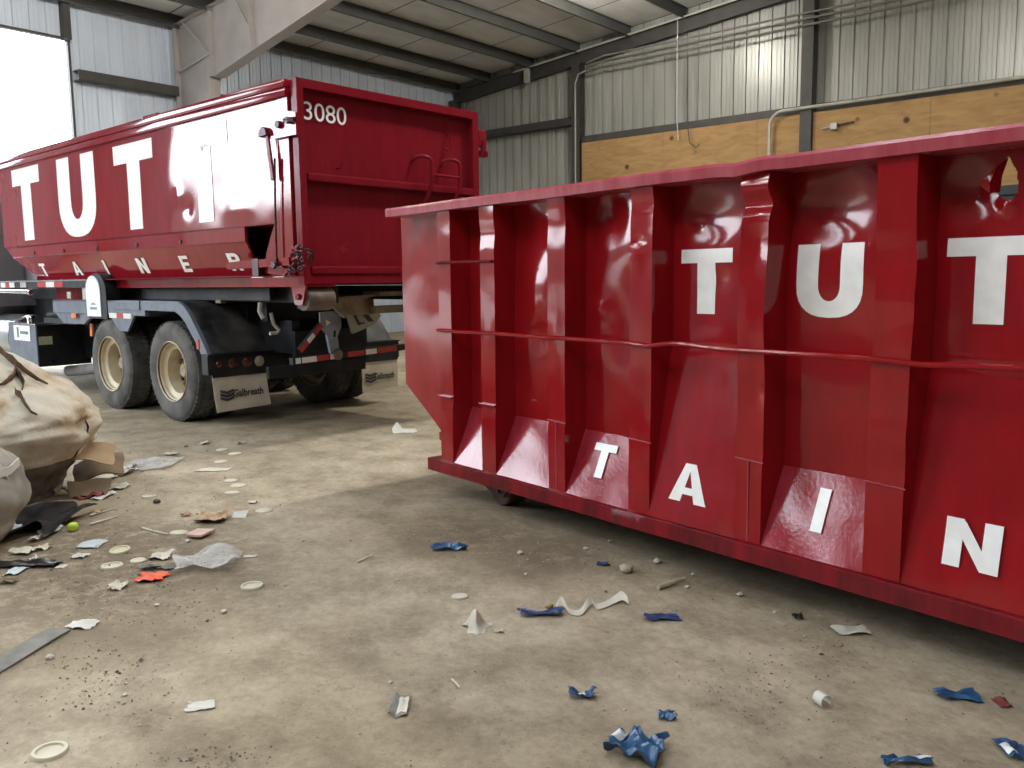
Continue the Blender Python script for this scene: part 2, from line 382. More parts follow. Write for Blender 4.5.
def lin(a, b, n): return [a + (b - a) * i / n for i in range(n + 1)]
def lerp(a, b, t): return a + (b - a) * t

# letters as lists of quads in a unit box (x 0..1, z 0..1)
def glyph(ch, sw, sh):
    """sw: stem width / letter width, sh: bar height / letter height"""
    q = []
    R = lambda x0, x1, z0, z1: q.append(((x0, z0), (x1, z0), (x1, z1), (x0, z1)))
    if ch == 'T': R(0, 1, 1 - sh, 1); R(.5 - sw / 2, .5 + sw / 2, 0, 1 - sh)
    elif ch == 'I': R(0, 1, 0, 1)
    elif ch == 'U':
        k = .46; R(0, sw, k, 1); R(1 - sw, 1, k, 1)
        n = 14; A = [PI + PI * i / n for i in range(n + 1)]
        po = [(.5 + .5 * math.copysign(abs(math.cos(a)) ** .8, math.cos(a)), k - k * abs(math.sin(a)) ** .8) for a in A]
        pi_ = [(.5 + (.5 - sw) * math.cos(a), k - (k - sh) * abs(math.sin(a)) ** .85) for a in A]
        for i in range(n): q.append((po[i], po[i + 1], pi_[i + 1], pi_[i]))
    elif ch == 'A':
        w = sw * 1.05
        ap = .36
        q.append(((0, 0), (w, 0), (.5, .80), (ap, 1))); q.append(((1 - w, 0), (1, 0), (1 - ap, 1), (.5, .80)))
        q.append(((ap, 1), (.5, .80), (.5, .80), (1 - ap, 1)))
        xa = lambda z: w + (.5 - w) * z / .80
        q.append(((xa(.2), .2), (1 - xa(.2), .2), (1 - xa(.38), .38), (xa(.38), .38)))
    elif ch == 'N': R(0, sw, 0, 1); R(1 - sw, 1, 0, 1); q.append(((1 - sw, 0), (1 - sw, .42), (sw, 1), (sw, .58)))
    elif ch == 'E':
        R(0, sw, 0, 1)
        for z in (0, .5 - sh / 2, 1 - sh): R(sw, 1 if z != .5 - sh / 2 else .9, z, z + sh)
    elif ch == 'R':
        R(0, sw, 0, 1)
        R(sw, .6, 1 - sh, 1); R(sw, .6, .42, .42 + sh)
        n = 8; zc = (1.42) / 2; ro = .29; A = [-PI / 2 + PI * i / n for i in range(n + 1)]
        for i in range(n):
            a, b = A[i], A[i + 1]
            q.append(((.6 + .4 * math.cos(a), zc + ro * math.sin(a)), (.6 + .4 * math.cos(b), zc + ro * math.sin(b)),
                      (.6 + (.4 - sw) * math.cos(b), zc + (ro - sh) * math.sin(b)), (.6 + (.4 - sw) * math.cos(a), zc + (ro - sh) * math.sin(a))))
        q.append(((.62, .42), (.42, .42), (1 - sw, 0), (1.0, 0)))
    return q

def letter(ch, u0, u1, v0, v1, fn, parent, sw=.35, sh=.21, n=8, name='letter', m=None, flip=False):
    """a painted letter laid on a surface; fn(u, v) gives the surface point just outside"""
    mb = MB()
    for quad in glyph(ch, sw, sh):
        def f(a, b, quad=quad):
            p0, p1, p2, p3 = quad
            x = lerp(lerp(p0[0], p1[0], a), lerp(p3[0], p2[0], a), b); z = lerp(lerp(p0[1], p1[1], a), lerp(p3[1], p2[1], a), b)
            if flip: x = 1 - x
            return fn(lerp(u0, u1, x), lerp(v0, v1, z))
        mb.grid(f, lin(0, 1, n), lin(0, 1, n))
    bmesh.ops.remove_doubles(mb.bm, verts=mb.bm.verts, dist=.0003)
    return mb.build(name, m or WHITE_L, parent, smooth=True)

def text_mesh(body, size, name, m, parent, loc, rot, bold=.0, width=None):
    cu = bpy.data.curves.new(name, 'FONT'); cu.body = body; cu.size = size; cu.offset = bold; cu.extrude = .0006
    cu.align_x = 'LEFT'
    t = bpy.data.objects.new(name + '_source', cu); COL.objects.link(t)
    dg = bpy.context.evaluated_depsgraph_get(); me = bpy.data.meshes.new_from_object(t.evaluated_get(dg))
    bpy.data.objects.remove(t)
    if width:
        xs = [v.co.x for v in me.vertices]; k = width / (max(xs) - min(xs))
        for v in me.vertices: v.co.x = (v.co.x - min(xs)) * k
    o = bpy.data.objects.new(name, me); COL.objects.link(o); me.materials.clear(); me.materials.append(m)
    o.parent = parent; o.location = loc; o.rotation_euler = rot
    return o

# ================================================================== THE HALL
# hall frame: origin at the far corner, X along the end wall, -Y into the hall
def hp(v, u, z): return HALL_O + HX * v - HY * u + Vector((0, 0, z))
HW, HL = 36.0, 31.0                    # hall width along X, length along -Y
SL = .0875
def roof_z(v): return 7.18 + SL * (v if v < HW / 2 else HW - v)
def put(o):
    o.location = HALL_O; o.rotation_euler = (0, 0, HALL_A); return o

DOORS = [(11.2, 15.2, 6.26), (19.5, 26.2, 6.26)]

def ribbed(mb, a0, a1, place, z0, z1f, n=None):
    """ribbed siding between a0 and a1: flat pans with a narrow rib every 0.305 m pressed outwards"""
    prof = []
    k = math.floor(a0 / .305)
    while k * .305 < a1 + .305:
        c = k * .305
        for da, dep in ((0, 0), (.012, .032), (.040, .032), (.052, 0), (.13, 0), (.137, .006), (.155, .006), (.162, 0), (.225, 0), (.232, .006), (.25, .006), (.257, 0)):
            a = c + da
            if a0 <= a <= a1: prof.append((a, dep))
        k += 1
    prof = [(a0, 0)] + prof + [(a1, 0)]
    lo = [mb.bm.verts.new(place(a, d, z0)) for a, d in prof]; hi = [mb.bm.verts.new(place(a, d, z1f(a))) for a, d in prof]
    for i in range(len(prof) - 1): mb.bm.faces.new((lo[i], lo[i + 1], hi[i + 1], hi[i]))

# floor slab and outside yard
mb = MB(); mb.box(-.3, HW + .3, -HL - .3, .3, -.3, 0); struct(put(mb.build('floor', FLOOR_M)), 'dusty tan concrete floor slab', 'floor')
YARD = mat('grey_yard_gravel', (.20, .195, .18), rough=.9, scale=.6, color2=(.27, .26, .24))
mb = MB(); mb.box(-60, -.32, -80, 30, -.32, -.04); struct(put(mb.build('ground', YARD)), 'grey yard outside the open doors', 'ground')

# far end wall
mb = MB(); ribbed(mb, -.12, HW, lambda a, d, z: (a, .06 + d, z), 0, lambda a: roof_z(a) - .0)
struct(put(mb.build('wall_north', SIDING, smooth=False)), 'ribbed grey metal end wall behind the red containers', 'wall')
# long side wall with the two truck doors
mb = MB()
sidep = lambda a, d, z: (-.06 - d, -a, z)
ribbed(mb, -.12, 11.2, sidep, 0, lambda a: 7.32); ribbed(mb, 15.2, 19.5, sidep, 0, lambda a: 7.32); ribbed(mb, 26.2, HL, sidep, 0, lambda a: 7.32)
for a, b, h in DOORS: ribbed(mb, a, b, sidep, h, lambda a: 7.32)
SIDING_B = SIDING.copy(); SIDING_B.name = 'daylight_tinted_siding'  # siding copy, paled and blued for daylight bounce and glare by the doors
r_ = [n for n in SIDING_B.node_tree.nodes if n.type == 'VALTORGB'][0].color_ramp.elements; r_[0].color = (.56, .63, .74, 1); r_[1].color = (.66, .73, .83, 1)
struct(put(mb.build('wall_west', SIDING_B)), 'ribbed metal side wall with open truck doors', 'wall')
mb = MB(); mb.box(HW, HW + .15, -HL, 0, 0, 7.2); struct(put(mb.build('wall_east', SIDING)))
mb = MB(); mb.box(0, HW, -HL - .15, -HL, 0, 8.9); struct(put(mb.build('wall_south', mat('darkened_unseen_wall', (.07, .065, .06), .8, var=.3, scale=1))))  # unseen wall, made dark so the red sides reflect little from it
# door jambs
for i, (a, b, h) in enumerate(DOORS):
    mb = MB(); mb.box(-.10, .02, -a - .05, -a, 0, h); mb.box(-.10, .12, -a - .13, -a, h, 7.1); mb.box(-.10, .02, -b, -b + .05, 0, h); mb.box(-.10, .12, -b, -b + .13, h, 7.1); mb.box(-.10, .02, -b, -a, h, h + .05)
    struct(put(mb.build('trim_%d' % (i + 1), STEEL_DK)), 'grey steel jamb around an open truck door', 'door frame')

# roof
FILL_OPENINGS = [(13.2, 14.6, 12.0, 17.0), (13.2, 14.6, 20.5, 25.5), (19.4, 20.6, 20.5, 25.5), (4.2, 6.6, 21.8, 28.0), (1.0, 2.6, 21.8, 26.0)]  # unseen roof openings, added to light the floor and gleam on the sloped plates
mb = MB()
vs = sorted({-.3, 0, HW / 2, HW, HW + .3} | {s[0] for s in FILL_OPENINGS} | {s[1] for s in FILL_OPENINGS})
us = sorted({-.3, HL + .3} | {s[2] for s in FILL_OPENINGS} | {s[3] for s in FILL_OPENINGS})
mb.grid(lambda v, u: (v, -u, roof_z(v)), vs, us, keep=lambda v, u: not any(s[0] < v < s[1] and s[2] < u < s[3] for s in FILL_OPENINGS))
struct(put(mb.build('ceiling', ROOF_M)), 'white insulation under the sloping metal roof', 'ceiling')

# purlins (C-sections running along the hall)
pv = [.16] + [1.42 + 1.555 * k for k in range(11)]
for v in pv:
    mb = MB(); z = roof_z(v) - .012
    d = .25
    mb.box(v, v + .012, -HL + .1, -.02, z - d, z); mb.box(v, v + .065, -HL + .1, -.02, z - d, z - d + .012); mb.box(v, v + .065, -HL + .1, -.02, z - .012, z)
    o = put(mb.build('roof_purlin', STEEL_PURLIN)); struct(o, 'grey steel purlin running under the white roof insulation', 'purlin')
# end-wall rafter
mb = MB()
zz = lambda v: roof_z(v) - .21
mb.prism([(.05, zz(.05) - .36), (17, zz(17) - .36), (17, zz(17)), (.05, zz(.05))], 'y', -.05, -.065)
mb.prism([(.05, zz(.05) - .36), (17, zz(17) - .36), (17, zz(17) - .345), (.05, zz(.05) - .345)], 'y', -.02, -.15)
mb.prism([(.05, zz(.05) - .015), (17, zz(17) - .015), (17, zz(17)), (.05, zz(.05))], 'y', -.02, -.15)
struct(put(mb.build('end_rafter', STEEL_DK)), 'dark steel rafter along the top of the end wall', 'rafter')
# end-wall columns
for v in (0.02, 4.44, 10.6):
    mb = MB(); top = roof_z(v) - (.5 if v < 17 else .1); w = .26; d0 = -.04; d1 = -.30
    mb.box(v, v + w, d1, d1 + .014, 0, top); mb.box(v, v + w, d0 - .014, d0, 0, top); mb.box(v + w / 2 - .006, v + w / 2 + .006, d1 + .014, d0 - .014, 0, top)
    struct(put(mb.build('wall_column', STEEL_DK)), 'dark steel wall column against the end wall', 'column')
# girts
def girt(name, v0, v1, z, h=.2, side='n', lab=''):
    mb = MB()
    if side == 'n':
        mb.box(v0, v1, -.20, -.19, z, z + h); mb.box(v0, v1, -.20, .05, z + h - .012, z + h); mb.box(v0, v1, -.20, .05, z, z + .012)
    else:
        mb.box(.17, .18, -v1, -v0, z, z + h); mb.box(-.05, .18, -v1, -v0, z + h - .012, z + h); mb.box(-.05, .18, -v1, -v0, z, z + .012)
    struct(put(mb.build('wall_girt', STEEL_DK)), lab, 'girt')
girt('g', .28, 4.44, 5.5, .2, 'n', 'dark horizontal girt across the shaded end wall bay by the corner')
girt('g', 4.7, 10.6, 4.99, .17, 'n', 'dark horizontal girt above the plywood between the two wall columns')
girt('g', 10.86, 16.6, 4.99, .17, 'n', 'dark horizontal girt above the plywood beyond the second wall column')
girt('g', .3, 8.6, 5.5, .2, 's', 'dark girt across the side wall behind the truck container')
girt('g', 9.0, 11.15, 5.5, .2, 's', 'grey girt on the side wall beside the bright doorway')
# wide rigid frames: tapered column with a deep haunch
def rigid_frame(u, lab):
    mb = MB()
    out = [(.12, 0), (.62, 0), (1.45, 5.72), (1.62, 5.70), (5.4, 6.45), (13.0, 7.62), (18.0, 7.9), (18.0, roof_z(18) - .21), (.12, roof_z(.12) - .21)]
    mb.prism(out, 'y', -u - .006, -u + .006)
    def fl(p, q, t=.016, w=.13):
        d = Vector((q[0] - p[0], q[1] - p[1])).normalized(); n = Vector((-d.y, d.x)) * t
        mb.prism([p, q, (q[0] + n.x, q[1] + n.y), (p[0] + n.x, p[1] + n.y)], 'y', -u - w, -u + w)
    fl((.62, 0), (1.45, 5.72)); fl((1.45, 5.72), (1.62, 5.70)); fl((1.62, 5.70), (5.4, 6.45)); fl((5.4, 6.45), (13, 7.62)); fl((13, 7.62), (18, 7.9))
    fl((.12, roof_z(.12) - .21), (18, roof_z(18) - .21)); fl((.12, 0), (.12, roof_z(.12) - .21))
    for x0, z0, z1 in ((1.45, 5.72, roof_z(1.5) - .22), (2.9, 5.96, roof_z(2.9) - .22)):
        mb.box(x0, x0 + .014, -u - .11, -u + .11, z0, z1)
    struct(put(mb.build('rigid_frame', STEEL_FRAME)), lab, 'steel frame')
rigid_frame(8.9, 'grey tapered steel frame with a deep haunch under the roof')
rigid_frame(17.8, 'grey tapered steel frame nearer the camera')
# brace rods on the frame
for k, (p, q) in enumerate((((.35, 8.7, 7.05), (1.44, 8.62, 6.15)), ((2.3, 8.7, 7.2), (2.85, 8.6, 6.4)), ((.2, 8.72, 6.02), (1.46, 8.6, 6.22)))):
    mb = MB(); mb.tube([(p[0], -p[1] - .28, p[2]), (q[0], -q[1] - .34, q[2])], .018, 8)
    struct(put(mb.build('brace_rod', PIPE_G)), ('slanting pale brace rod on the frame column', 'slanting pale brace rod higher on the frame haunch', 'short level brace rod between side wall and frame column')[k], 'brace rod')

# plywood lining sheets on the end wall
def ply(v0, v1, lab):
    mb = MB(); mb.box(v0, v1, -.215, -.197, 2.56, 4.985); o = put(mb.build('plywood_sheet', PLY))
    tag(o, lab, 'plywood sheet', 'plywood sheets lining the end wall')
ply(4.72, 7.15, 'tan plywood sheet beside the wall column, below the lit siding')
ply(7.156, 9.58, 'tan plywood sheet under the ends of the two hanging cables')
ply(9.586, 10.59, 'narrow tan plywood sheet crossed by the bent conduit')
ply(10.87, 13.25, 'brown plywood sheet carrying the small junction box')
ply(13.256, 15.69, 'brown plywood sheet right of a vertical seam above the container')

# conduits
def conduit(pts, r, lab, name='conduit_pipe', m=PIPE_G, cat='conduit', group=None):
    mb = MB(); mb.tube([(v, -u, z) for v, u, z in pts], r, 8)
    return tag(put(mb.build(name, m, smooth=True)), lab, cat, group)
bend = [(9.93, .34, 3.2), (9.93, .34, 4.72)] + [(9.93 + .3 - .3 * math.cos(t), .34, 4.78 + .3 * math.sin(t)) for t in lin(.1, PI / 2, 6)] + [(16.3, .34, 5.10)]
conduit(bend, .035, 'pale conduit along the girt bending down over the plywood')
for k, (dz, lab) in enumerate(((0, 'lowest of the long conduits high on the end wall'), (.13, 'middle of the long conduits high on the end wall'), (.25, 'topmost of the long conduits high on the end wall'))):
    conduit([(4.95, .34, 6.78 + dz * .7), (5.5, .34, 6.80 + dz), (16.3, .34, 6.84 + dz)], .026, lab, m=mat('dull_conduit', (.16, .155, .14), .5), group='long conduits high on the end wall')
conduit([(2.4, .2, roof_z(2.4) - .24), (10.5, .2, roof_z(10.5) - .24)], .028, 'thin pale conduit along the top of the end rafter')
conduit([(4.60, .33, 2.8), (4.60, .33, 6.5), (4.7, .33, 6.72), (4.95, .33, 6.78)], .022, 'pale conduit running up the face of the first wall column')
mb = MB(); mb.box(2.86, 2.98, -.30, -.17, roof_z(2.9) - .66, roof_z(2.9) - .28); tag(put(mb.build('junction_box', PIPE_G)), 'pale electrical box on the end rafter near the corner', 'electrical box')
r = empty('junction_box', hp(11.35, .27, 4.62), HALL_A)
tag(r, 'small grey junction box with stub conduits on the brown plywood', 'electrical box')
mb = MB(); mb.box(-.07, .07, -.06, .06, -.07, .07, .01); mb.build('box', PIPE_G, r)
mb = MB(); mb.tube([(.07, 0, .02), (.42, 0, .05)], .02); mb.build('stub_pipe', STEEL_DK, r); mb = MB(); mb.tube([(-.07, 0, 0), (-.28, 0, -.02)], .016); mb.build('stub_pipe', PIPE_G, r)
conduit([(7.62, .4, 7.5), (7.62, .4, 6.2), (7.63, .4, 5.2), (7.66, .38, 4.72)], .014, 'pale cable hanging down the end wall', 'hanging_cable', PIPE_G, 'cable')
conduit([(7.90, .4, 6.6), (7.92, .4, 5.0), (7.98, .4, 4.62), (8.12, .36, 4.5), (8.22, .36, 4.58)], .013, 'dark cable ending in a hook over the plywood', 'hanging_cable', STEEL_DK, 'cable')

# ================================================================== NEAR CONTAINER
# frame: X along its side (away from its sloped nose), Y inwards, Z up
RB = empty('roll_off_container', (-.576, 5.712, 0), math.radians(-50.9))
tag(RB, 'ribbed red roll-off container standing on the floor at right', 'container')
PY, FY = .18, .03                     # panel plane, rib front plane
RIBS = [(.13, .268), (.578, .718), (1.20, 1.338), (1.82, 1.962), (2.476, 2.612), (3.092, 3.245), (3.71, 3.86), (4.33, 4.48), (4.95, 5.10), (5.57, 5.72), (6.16, 6.32)]
XE = 6.36
DENTS = [  # x, z, sx, sz, depth (+ = pushed inwards)
    (.40, 1.74, .09, .10, .016), (.44, 1.2, .07, .3, .008),
    (.86, 1.70, .16, .16, .022), (1.08, 1.72, .06, .07, -.014), (.98, 1.36, .12, .16, -.012), (.98, 1.1, .10, .10, .010),
    (1.52, 1.80, .14, .12, .020), (1.70, 1.62, .10, .22, -.012), (1.47, 1.28, .06, .05, -.014), (1.66, 1.20, .10, .2, .010),
    (2.17, 1.72, .15, .12, .024), (2.11, 1.70, .022, .02, .007), (2.24, 1.43, .06, .05, .006), (2.16, 1.14, .2, .05, -.008),
    (2.80, 1.71, .18, .14, .028), (2.72, 1.84, .10, .05, -.008), (2.85, 1.2, .25, .2, .010),
    (3.36, 1.74, .10, .10, .020), (3.50, 1.69, .03, .03, -.010), (3.34, 1.5, .10, .2, -.008), (3.55, 1.14, .16, .06, -.014),
]
def panel_y(x, z):
    y = PY
    for dx, dz, sx, sz, a in DENTS:
        t = ((x - dx) / sx) ** 2 + ((z - dz) / sz) ** 2
        if t < 9: y += 1.35 * a * math.exp(-t)
    y += .007 * noise.noise((x * 3.1, z * 2.6, 1.7)) + .0012 * noise.noise((x * 6.3, z * 5.1, 8.7)) + .0008 * noise.noise((x * 9, z * 7, 4.2))
    return y
HOLE = [(3.492, 1.862), (3.512, 1.825), (3.526, 1.80), (3.530, 1.735), (3.520, 1.708), (3.490, 1.708), (3.458, 1.730), (3.452, 1.775), (3.468, 1.82)]
def in_poly(x, z, P):
    c = False
    for i in range(len(P)):
        (x1, z1), (x2, z2) = P[i], P[i - 1]
        if (z1 > z) != (z2 > z) and x < (x2 - x1) * (z - z1) / (z2 - z1) + x1: c = not c
    return c
mb = MB()
xs = lin(.10, 3.38, 150) + lin(3.38, 3.60, 44)[1:] + lin(3.60, XE, 70)[1:]
zs = lin(.26, 1.68, 64) + lin(1.68, 1.89, 40)[1:]
mb.grid(lambda x, z: (x, panel_y(x, z), z), xs, zs, keep=lambda x, z: not in_poly(x, z, HOLE))
# the plain bay at the nose, with its sloped lower edge and small notch
def nose_x(z):
    if z > .70: return -.54
    if z > .40: return lerp(-.08, -.54, (z - .40) / .30)
    return -.12 if z > .34 else -.085
zn = [.26, .335, .345, .395, .405] + lin(.43, .70, 7) + lin(.72, 1.89, 24)
mb.grid(lambda t, z: (lerp(nose_x(z), .10, t), panel_y(lerp(nose_x(z), .10, t), z), z), lin(0, 1, 20), zn)
bmesh.ops.remove_doubles(mb.bm, verts=mb.bm.verts, dist=.0005)
mb.build('side_panel', RED, RB, smooth=True, angle=60)
# torn flap folded outwards beside the hole
mb = MB()
fl = [[(3.495, PY - .002, 1.855), (3.476, PY - .002, 1.79), (3.473, PY - .004, 1.735)], [(3.470, PY - .030, 1.825), (3.452, PY - .040, 1.775), (3.450, PY - .035, 1.735)], [(3.440, PY - .028, 1.80), (3.420, PY - .045, 1.765), (3.436, PY - .030, 1.742)]]
mb.grid(lambda i, j: fl[i][j], [0, 1, 2], [0, 1, 2]); mb.thicken(.003)
mb.build('torn_flap', RED, RB, smooth=True, angle=50)['label'] = 'torn steel flap bent outwards beside the hole'
# ribs: hat sections, some of them buckled
def rib_dent(i, x, z):
    d = .004 * noise.noise((x * 6 + i, z * 3.1, i * 2.3)) + .002 * noise.noise((x * 14 + i, z * 9, i * 2.3))
    if i == 4:
        d += .020 * math.exp(-((z - 1.755) / .035) ** 2) + .018 * math.exp(-((z - 1.60) / .08) ** 2 - ((x - 2.56) / .05) ** 2) - .01 * math.exp(-((z - 1.83) / .03) ** 2)
        d += .012 * math.exp(-((z - .95) / .05) ** 2 - ((x - 2.57) / .04) ** 2)
    if i == 3: d += .014 * math.exp(-((z - 1.62) / .03) ** 2 - ((x - 1.86) / .03) ** 2) - .012 * math.exp(-((z - 1.58) / .04) ** 2 - ((x - 1.86) / .04) ** 2) + .008 * math.exp(-((z - 1.80) / .04) ** 2)
    if i == 5: d += .010 * math.exp(-((z - 1.50) / .10) ** 2) - .008 * math.exp(-((z - 1.38) / .05) ** 2) - .010 * math.exp(-((z - .82) / .03) ** 2)
    if i == 1: d += .010 * math.exp(-((z - 1.72) / .06) ** 2)
    if i == 2: d += .008 * math.exp(-((z - 1.75) / .08) ** 2)
    return d
def rib_shift(i, z):
    if i == 4: return .010 * math.exp(-((z - 1.74) / .05) ** 2) - .012 * math.exp(-((z - 1.3) / .2) ** 2)
    if i == 5: return .010 * math.exp(-((z - 1.35) / .2) ** 2)
    return .004 * noise.noise((i * 3.3, z * 1.8, 0))
for i, (a, b) in enumerate(RIBS):
    mb = MB()
    prof = [(a - .012, PY + .012), (a, FY)] + [(lerp(a, b, t), FY) for t in (.2, .4, .6, .8)] + [(b, FY), (b + .012, PY + .012)]
    prof = [prof[0]] + [(a, lerp(PY, FY, .5))] + prof[1:-1] + [(b + .006, lerp(PY, FY, .5))] + [prof[-1]]
    zr = lin(.262, 1.60, 30) + lin(1.60, 1.886, 24)[1:]
    def f(k, z, prof=prof, i=i):
        x, y = prof[int(k)]
        w = 1 if y < FY + .001 else .4
        low = -.006 if (z < .64 and y < FY + .001) else 0
        return (x + rib_shift(i, z), y + w * rib_dent(i, x, z) + low, z)
    mb.grid(f, list(range(len(prof))), zr)
    mb.build('rib', RED, RB, smooth=True, angle=40)
# ledges and weld seams on the ribs
for i, z in ((0, .692), (1, .686)):
    a, b = RIBS[i]; mb = MB(); mb.box(a - .006, b + .012, FY - .022, FY + .01, z - .006, z + .006, .002); mb.build('rib_ledge', RED, RB)
def bead(pts, seed):
    mb = MB(); P = []
    for p, q in zip(pts, pts[1:]):
        for t in lin(0, 1, 14)[:-1]: P.append(Vector(p).lerp(Vector(q), t))
    P.append(Vector(pts[-1]))
    for k, p in enumerate(P): p.z += .0025 * noise.noise((k * .9, seed, 0)); p.y += .0015 * noise.noise((k * .7, seed, 5))
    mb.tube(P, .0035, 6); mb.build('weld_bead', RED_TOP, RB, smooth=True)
for i, z in ((2, .66), (3, .638), (4, .64), (5, .64), (6, .64)):
    a, b = RIBS[i]; bead([(a - .004, FY - .006, z), (b + .008, FY - .006, z - .006)], i)
    if i in (2, 4): bead([(lerp(a, b, .5), FY - .007, z - .006), (lerp(a, b, .52), FY - .007, .27)], i + 20)
# sloped lower plates between the ribs
def plate_pt(x, z, zt):
    t = (z - .262) / (zt - .262)
    return FY + (PY - FY) * t
PLT = [(0, .62), (1, .612), (2, .606), (3, 1.10), (4, .606), (5, 1.10), (6, .606), (7, 1.10), (8, .606), (9, .606)]
def plate_y(i, x, z):
    zt = dict(PLT)[i]
    return plate_pt(x, z, zt) + .004 * noise.noise((x * 5, z * 5, i * 1.9)) - .002
for i, zt in PLT:
    x0, x1 = RIBS[i][1] - .004, RIBS[i + 1][0] + .004
    mb = MB(); mb.grid(lambda x, z: (x, plate_y(i, x, z), z), lin(x0, x1, 22), lin(.262, zt, 20 if zt < 1 else 40))
    mb.thicken(.006)
    mb.build('sloped_plate', RED if zt > 1 else RED_PLATE, RB, smooth=True, angle=50)
# rails
mb = MB()
g = lin(0, XE + .02, 80)
def railpt(u, k):
    x = g[int(u)]; y0 = 0 + .003 * noise.noise((x * 2.2, 0, 9)); z0 = .18 + .002 * noise.noise((x * 3, 5, 1))
    P = [(y0, z0), (y0, z0 + .074), (y0 + .006, .26), (.21, .26), (.21, .18)]
    return (x, *P[int(k)])
gr = mb.grid(railpt, list(range(81)), list(range(5)))
for u in range(80): mb.bm.faces.new((gr[u][4], gr[u + 1][4], gr[u + 1][0], gr[u][0]))
for u in (0, 80): mb.bm.faces.new(gr[u])
mb.build('bottom_rail', RED_RAIL, RB, smooth=True, angle=40)
mb = MB(); mb.box(0, XE, 2.15, 2.36, .18, .26); mb.build('bottom_rail', RED_RAIL, RB)
mb = MB()
g2 = lin(-.455, XE + .05, 120)
def trail(u, k):
    x = g2[int(u)]
    dz = .005 * noise.noise((x * 1.3, 2, 3)) - .010 * math.exp(-((x - 2.46) / .06) ** 2) + .006 * math.exp(-((x - 2.62) / .05) ** 2)
    dy = .006 * noise.noise((x * 1.7, 7, 3)) - .008 * math.exp(-((x - 2.5) / .1) ** 2)
    P = [(.0 + dy, 1.886 + dz), (-.004 + dy, 1.93 + dz), (.006 + dy, 1.944 + dz), (.19, 1.944 + dz), (.19, 1.886 + dz)]
    return (x, *P[int(k)])
gr = mb.grid(trail, list(range(121)), list(range(5)))
for u in range(120): mb.bm.faces.new((gr[u][4], gr[u + 1][4], gr[u + 1][0], gr[u][0]))
for u in (0, 120): mb.bm.faces.new(gr[u])
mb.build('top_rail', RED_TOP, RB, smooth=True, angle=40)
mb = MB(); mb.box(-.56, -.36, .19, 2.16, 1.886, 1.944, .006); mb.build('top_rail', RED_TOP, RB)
# far side, nose wall, floor, rear door
mb = MB(); mb.box(-.54, XE, 2.17, 2.185, .26, 1.89)
for a, b in RIBS: mb.prism([(a, 2.185), (b, 2.185), (b - .02, 2.34), (a + .02, 2.34)], 'z', .262, 1.886)
mb.build('far_side_wall', mat('bare_inner_steel', (.05, .055, .05), .7, var=.3), RB)
mb = MB(); mb.box(-.455, XE + .05, 2.16, 2.36, 1.886, 1.944, .006); mb.build('top_rail', MATS['bare_inner_steel'], RB)
mb = MB(); mb.box(-.545, -.535, .185, 2.17, .70, 1.89); mb.prism([(-.545, .70), (-.535, .70), (-.07, .40), (-.08, .40)], 'y', .185, 2.17); mb.box(-.10, -.08, .185, 2.17, .26, .40)
mb.build('nose_wall', RED, RB)
mb = MB(); mb.box(-.08, XE, .2, 2.17, .27, .30); mb.build('container_floor', RUST, RB)
mb = MB(); mb.box(XE - .02, XE + .05, .05, 2.3, .27, 1.886); mb.build('rear_door', RED, RB)
# rub bar and short rod
mb = MB(); pts = []
for x in lin(.13, XE, 110):
    z = 1.124 + .004 * noise.noise((x * 2, 3, 3)) + .012 * math.exp(-((x - 2.15) / .14) ** 2) - .010 * math.exp(-((x - 1.95) / .08) ** 2) - .006 * math.exp(-((x - 3.3) / .1) ** 2)
    pts.append((x, .017 + .006 * noise.noise((x * 1.5, 1, 8)), z))
mb.tube(pts, .0115, 8); mb.build('rub_bar', RED, RB, smooth=True)
mb = MB(); mb.tube([(.13, .018, 1.558), (.42, .016, 1.56), (.715, .018, 1.556)], .009, 8); mb.build('short_rod', RED_RAIL, RB, smooth=True)
# wheels
def roller(x, y):
    mb = MB(); mb.lathe([(.02, -.075), (.10, -.075), (.108, -.068), (.108, .068), (.10, .075), (.02, .075)], 'y', (x, y, .108), 28)
    w = mb.build('wheel', RUST, RB, smooth=True, angle=40)
    mb = MB()
    for s in (-.095, .083): mb.prism([(x - .22, .182), (x + .16, .182), (x + .05, .07), (x - .06, .07), (x - .20, .14)], 'y', y + s, y + s + .012)
    mb.box(x - .22, x - .205, y - .095, y + .095, .12, .182)
    mb.lathe([(.022, -.11), (.022, .11)], 'y', (x, y, .108), 12)
    mb.build('wheel_bracket', RUST, RB)
for x, y in ((.54, .27), (.54, 2.0), (5.7, .27), (5.7, 2.0)): roller(x, y)
# lettering
on_panel = lambda x, z: (x, panel_y(x, z) - .003, z)
letter('T', 2.024, 2.325, 1.272, 1.581, on_panel, RB, .345, .215)
letter('U', 2.660, 2.966, 1.270, 1.581, on_panel, RB, .335, .225)
letter('T', 3.300, 3.612, 1.264, 1.580, on_panel, RB, .335, .215)
def on_plate(i): return lambda x, z: (x, plate_y(i, x, z) - .009, z)
letter('T', 1.466, 1.632, .378, .552, on_plate(2), RB, .34, .22)
letter('A', 2.072, 2.300, .370, .555, on_plate(3), RB, .30, .2)
letter('I', 2.828, 2.882, .370, .545, on_plate(4), RB)
letter('N', 3.392, 3.590, .376, .553, on_plate(5), RB, .32, .2)

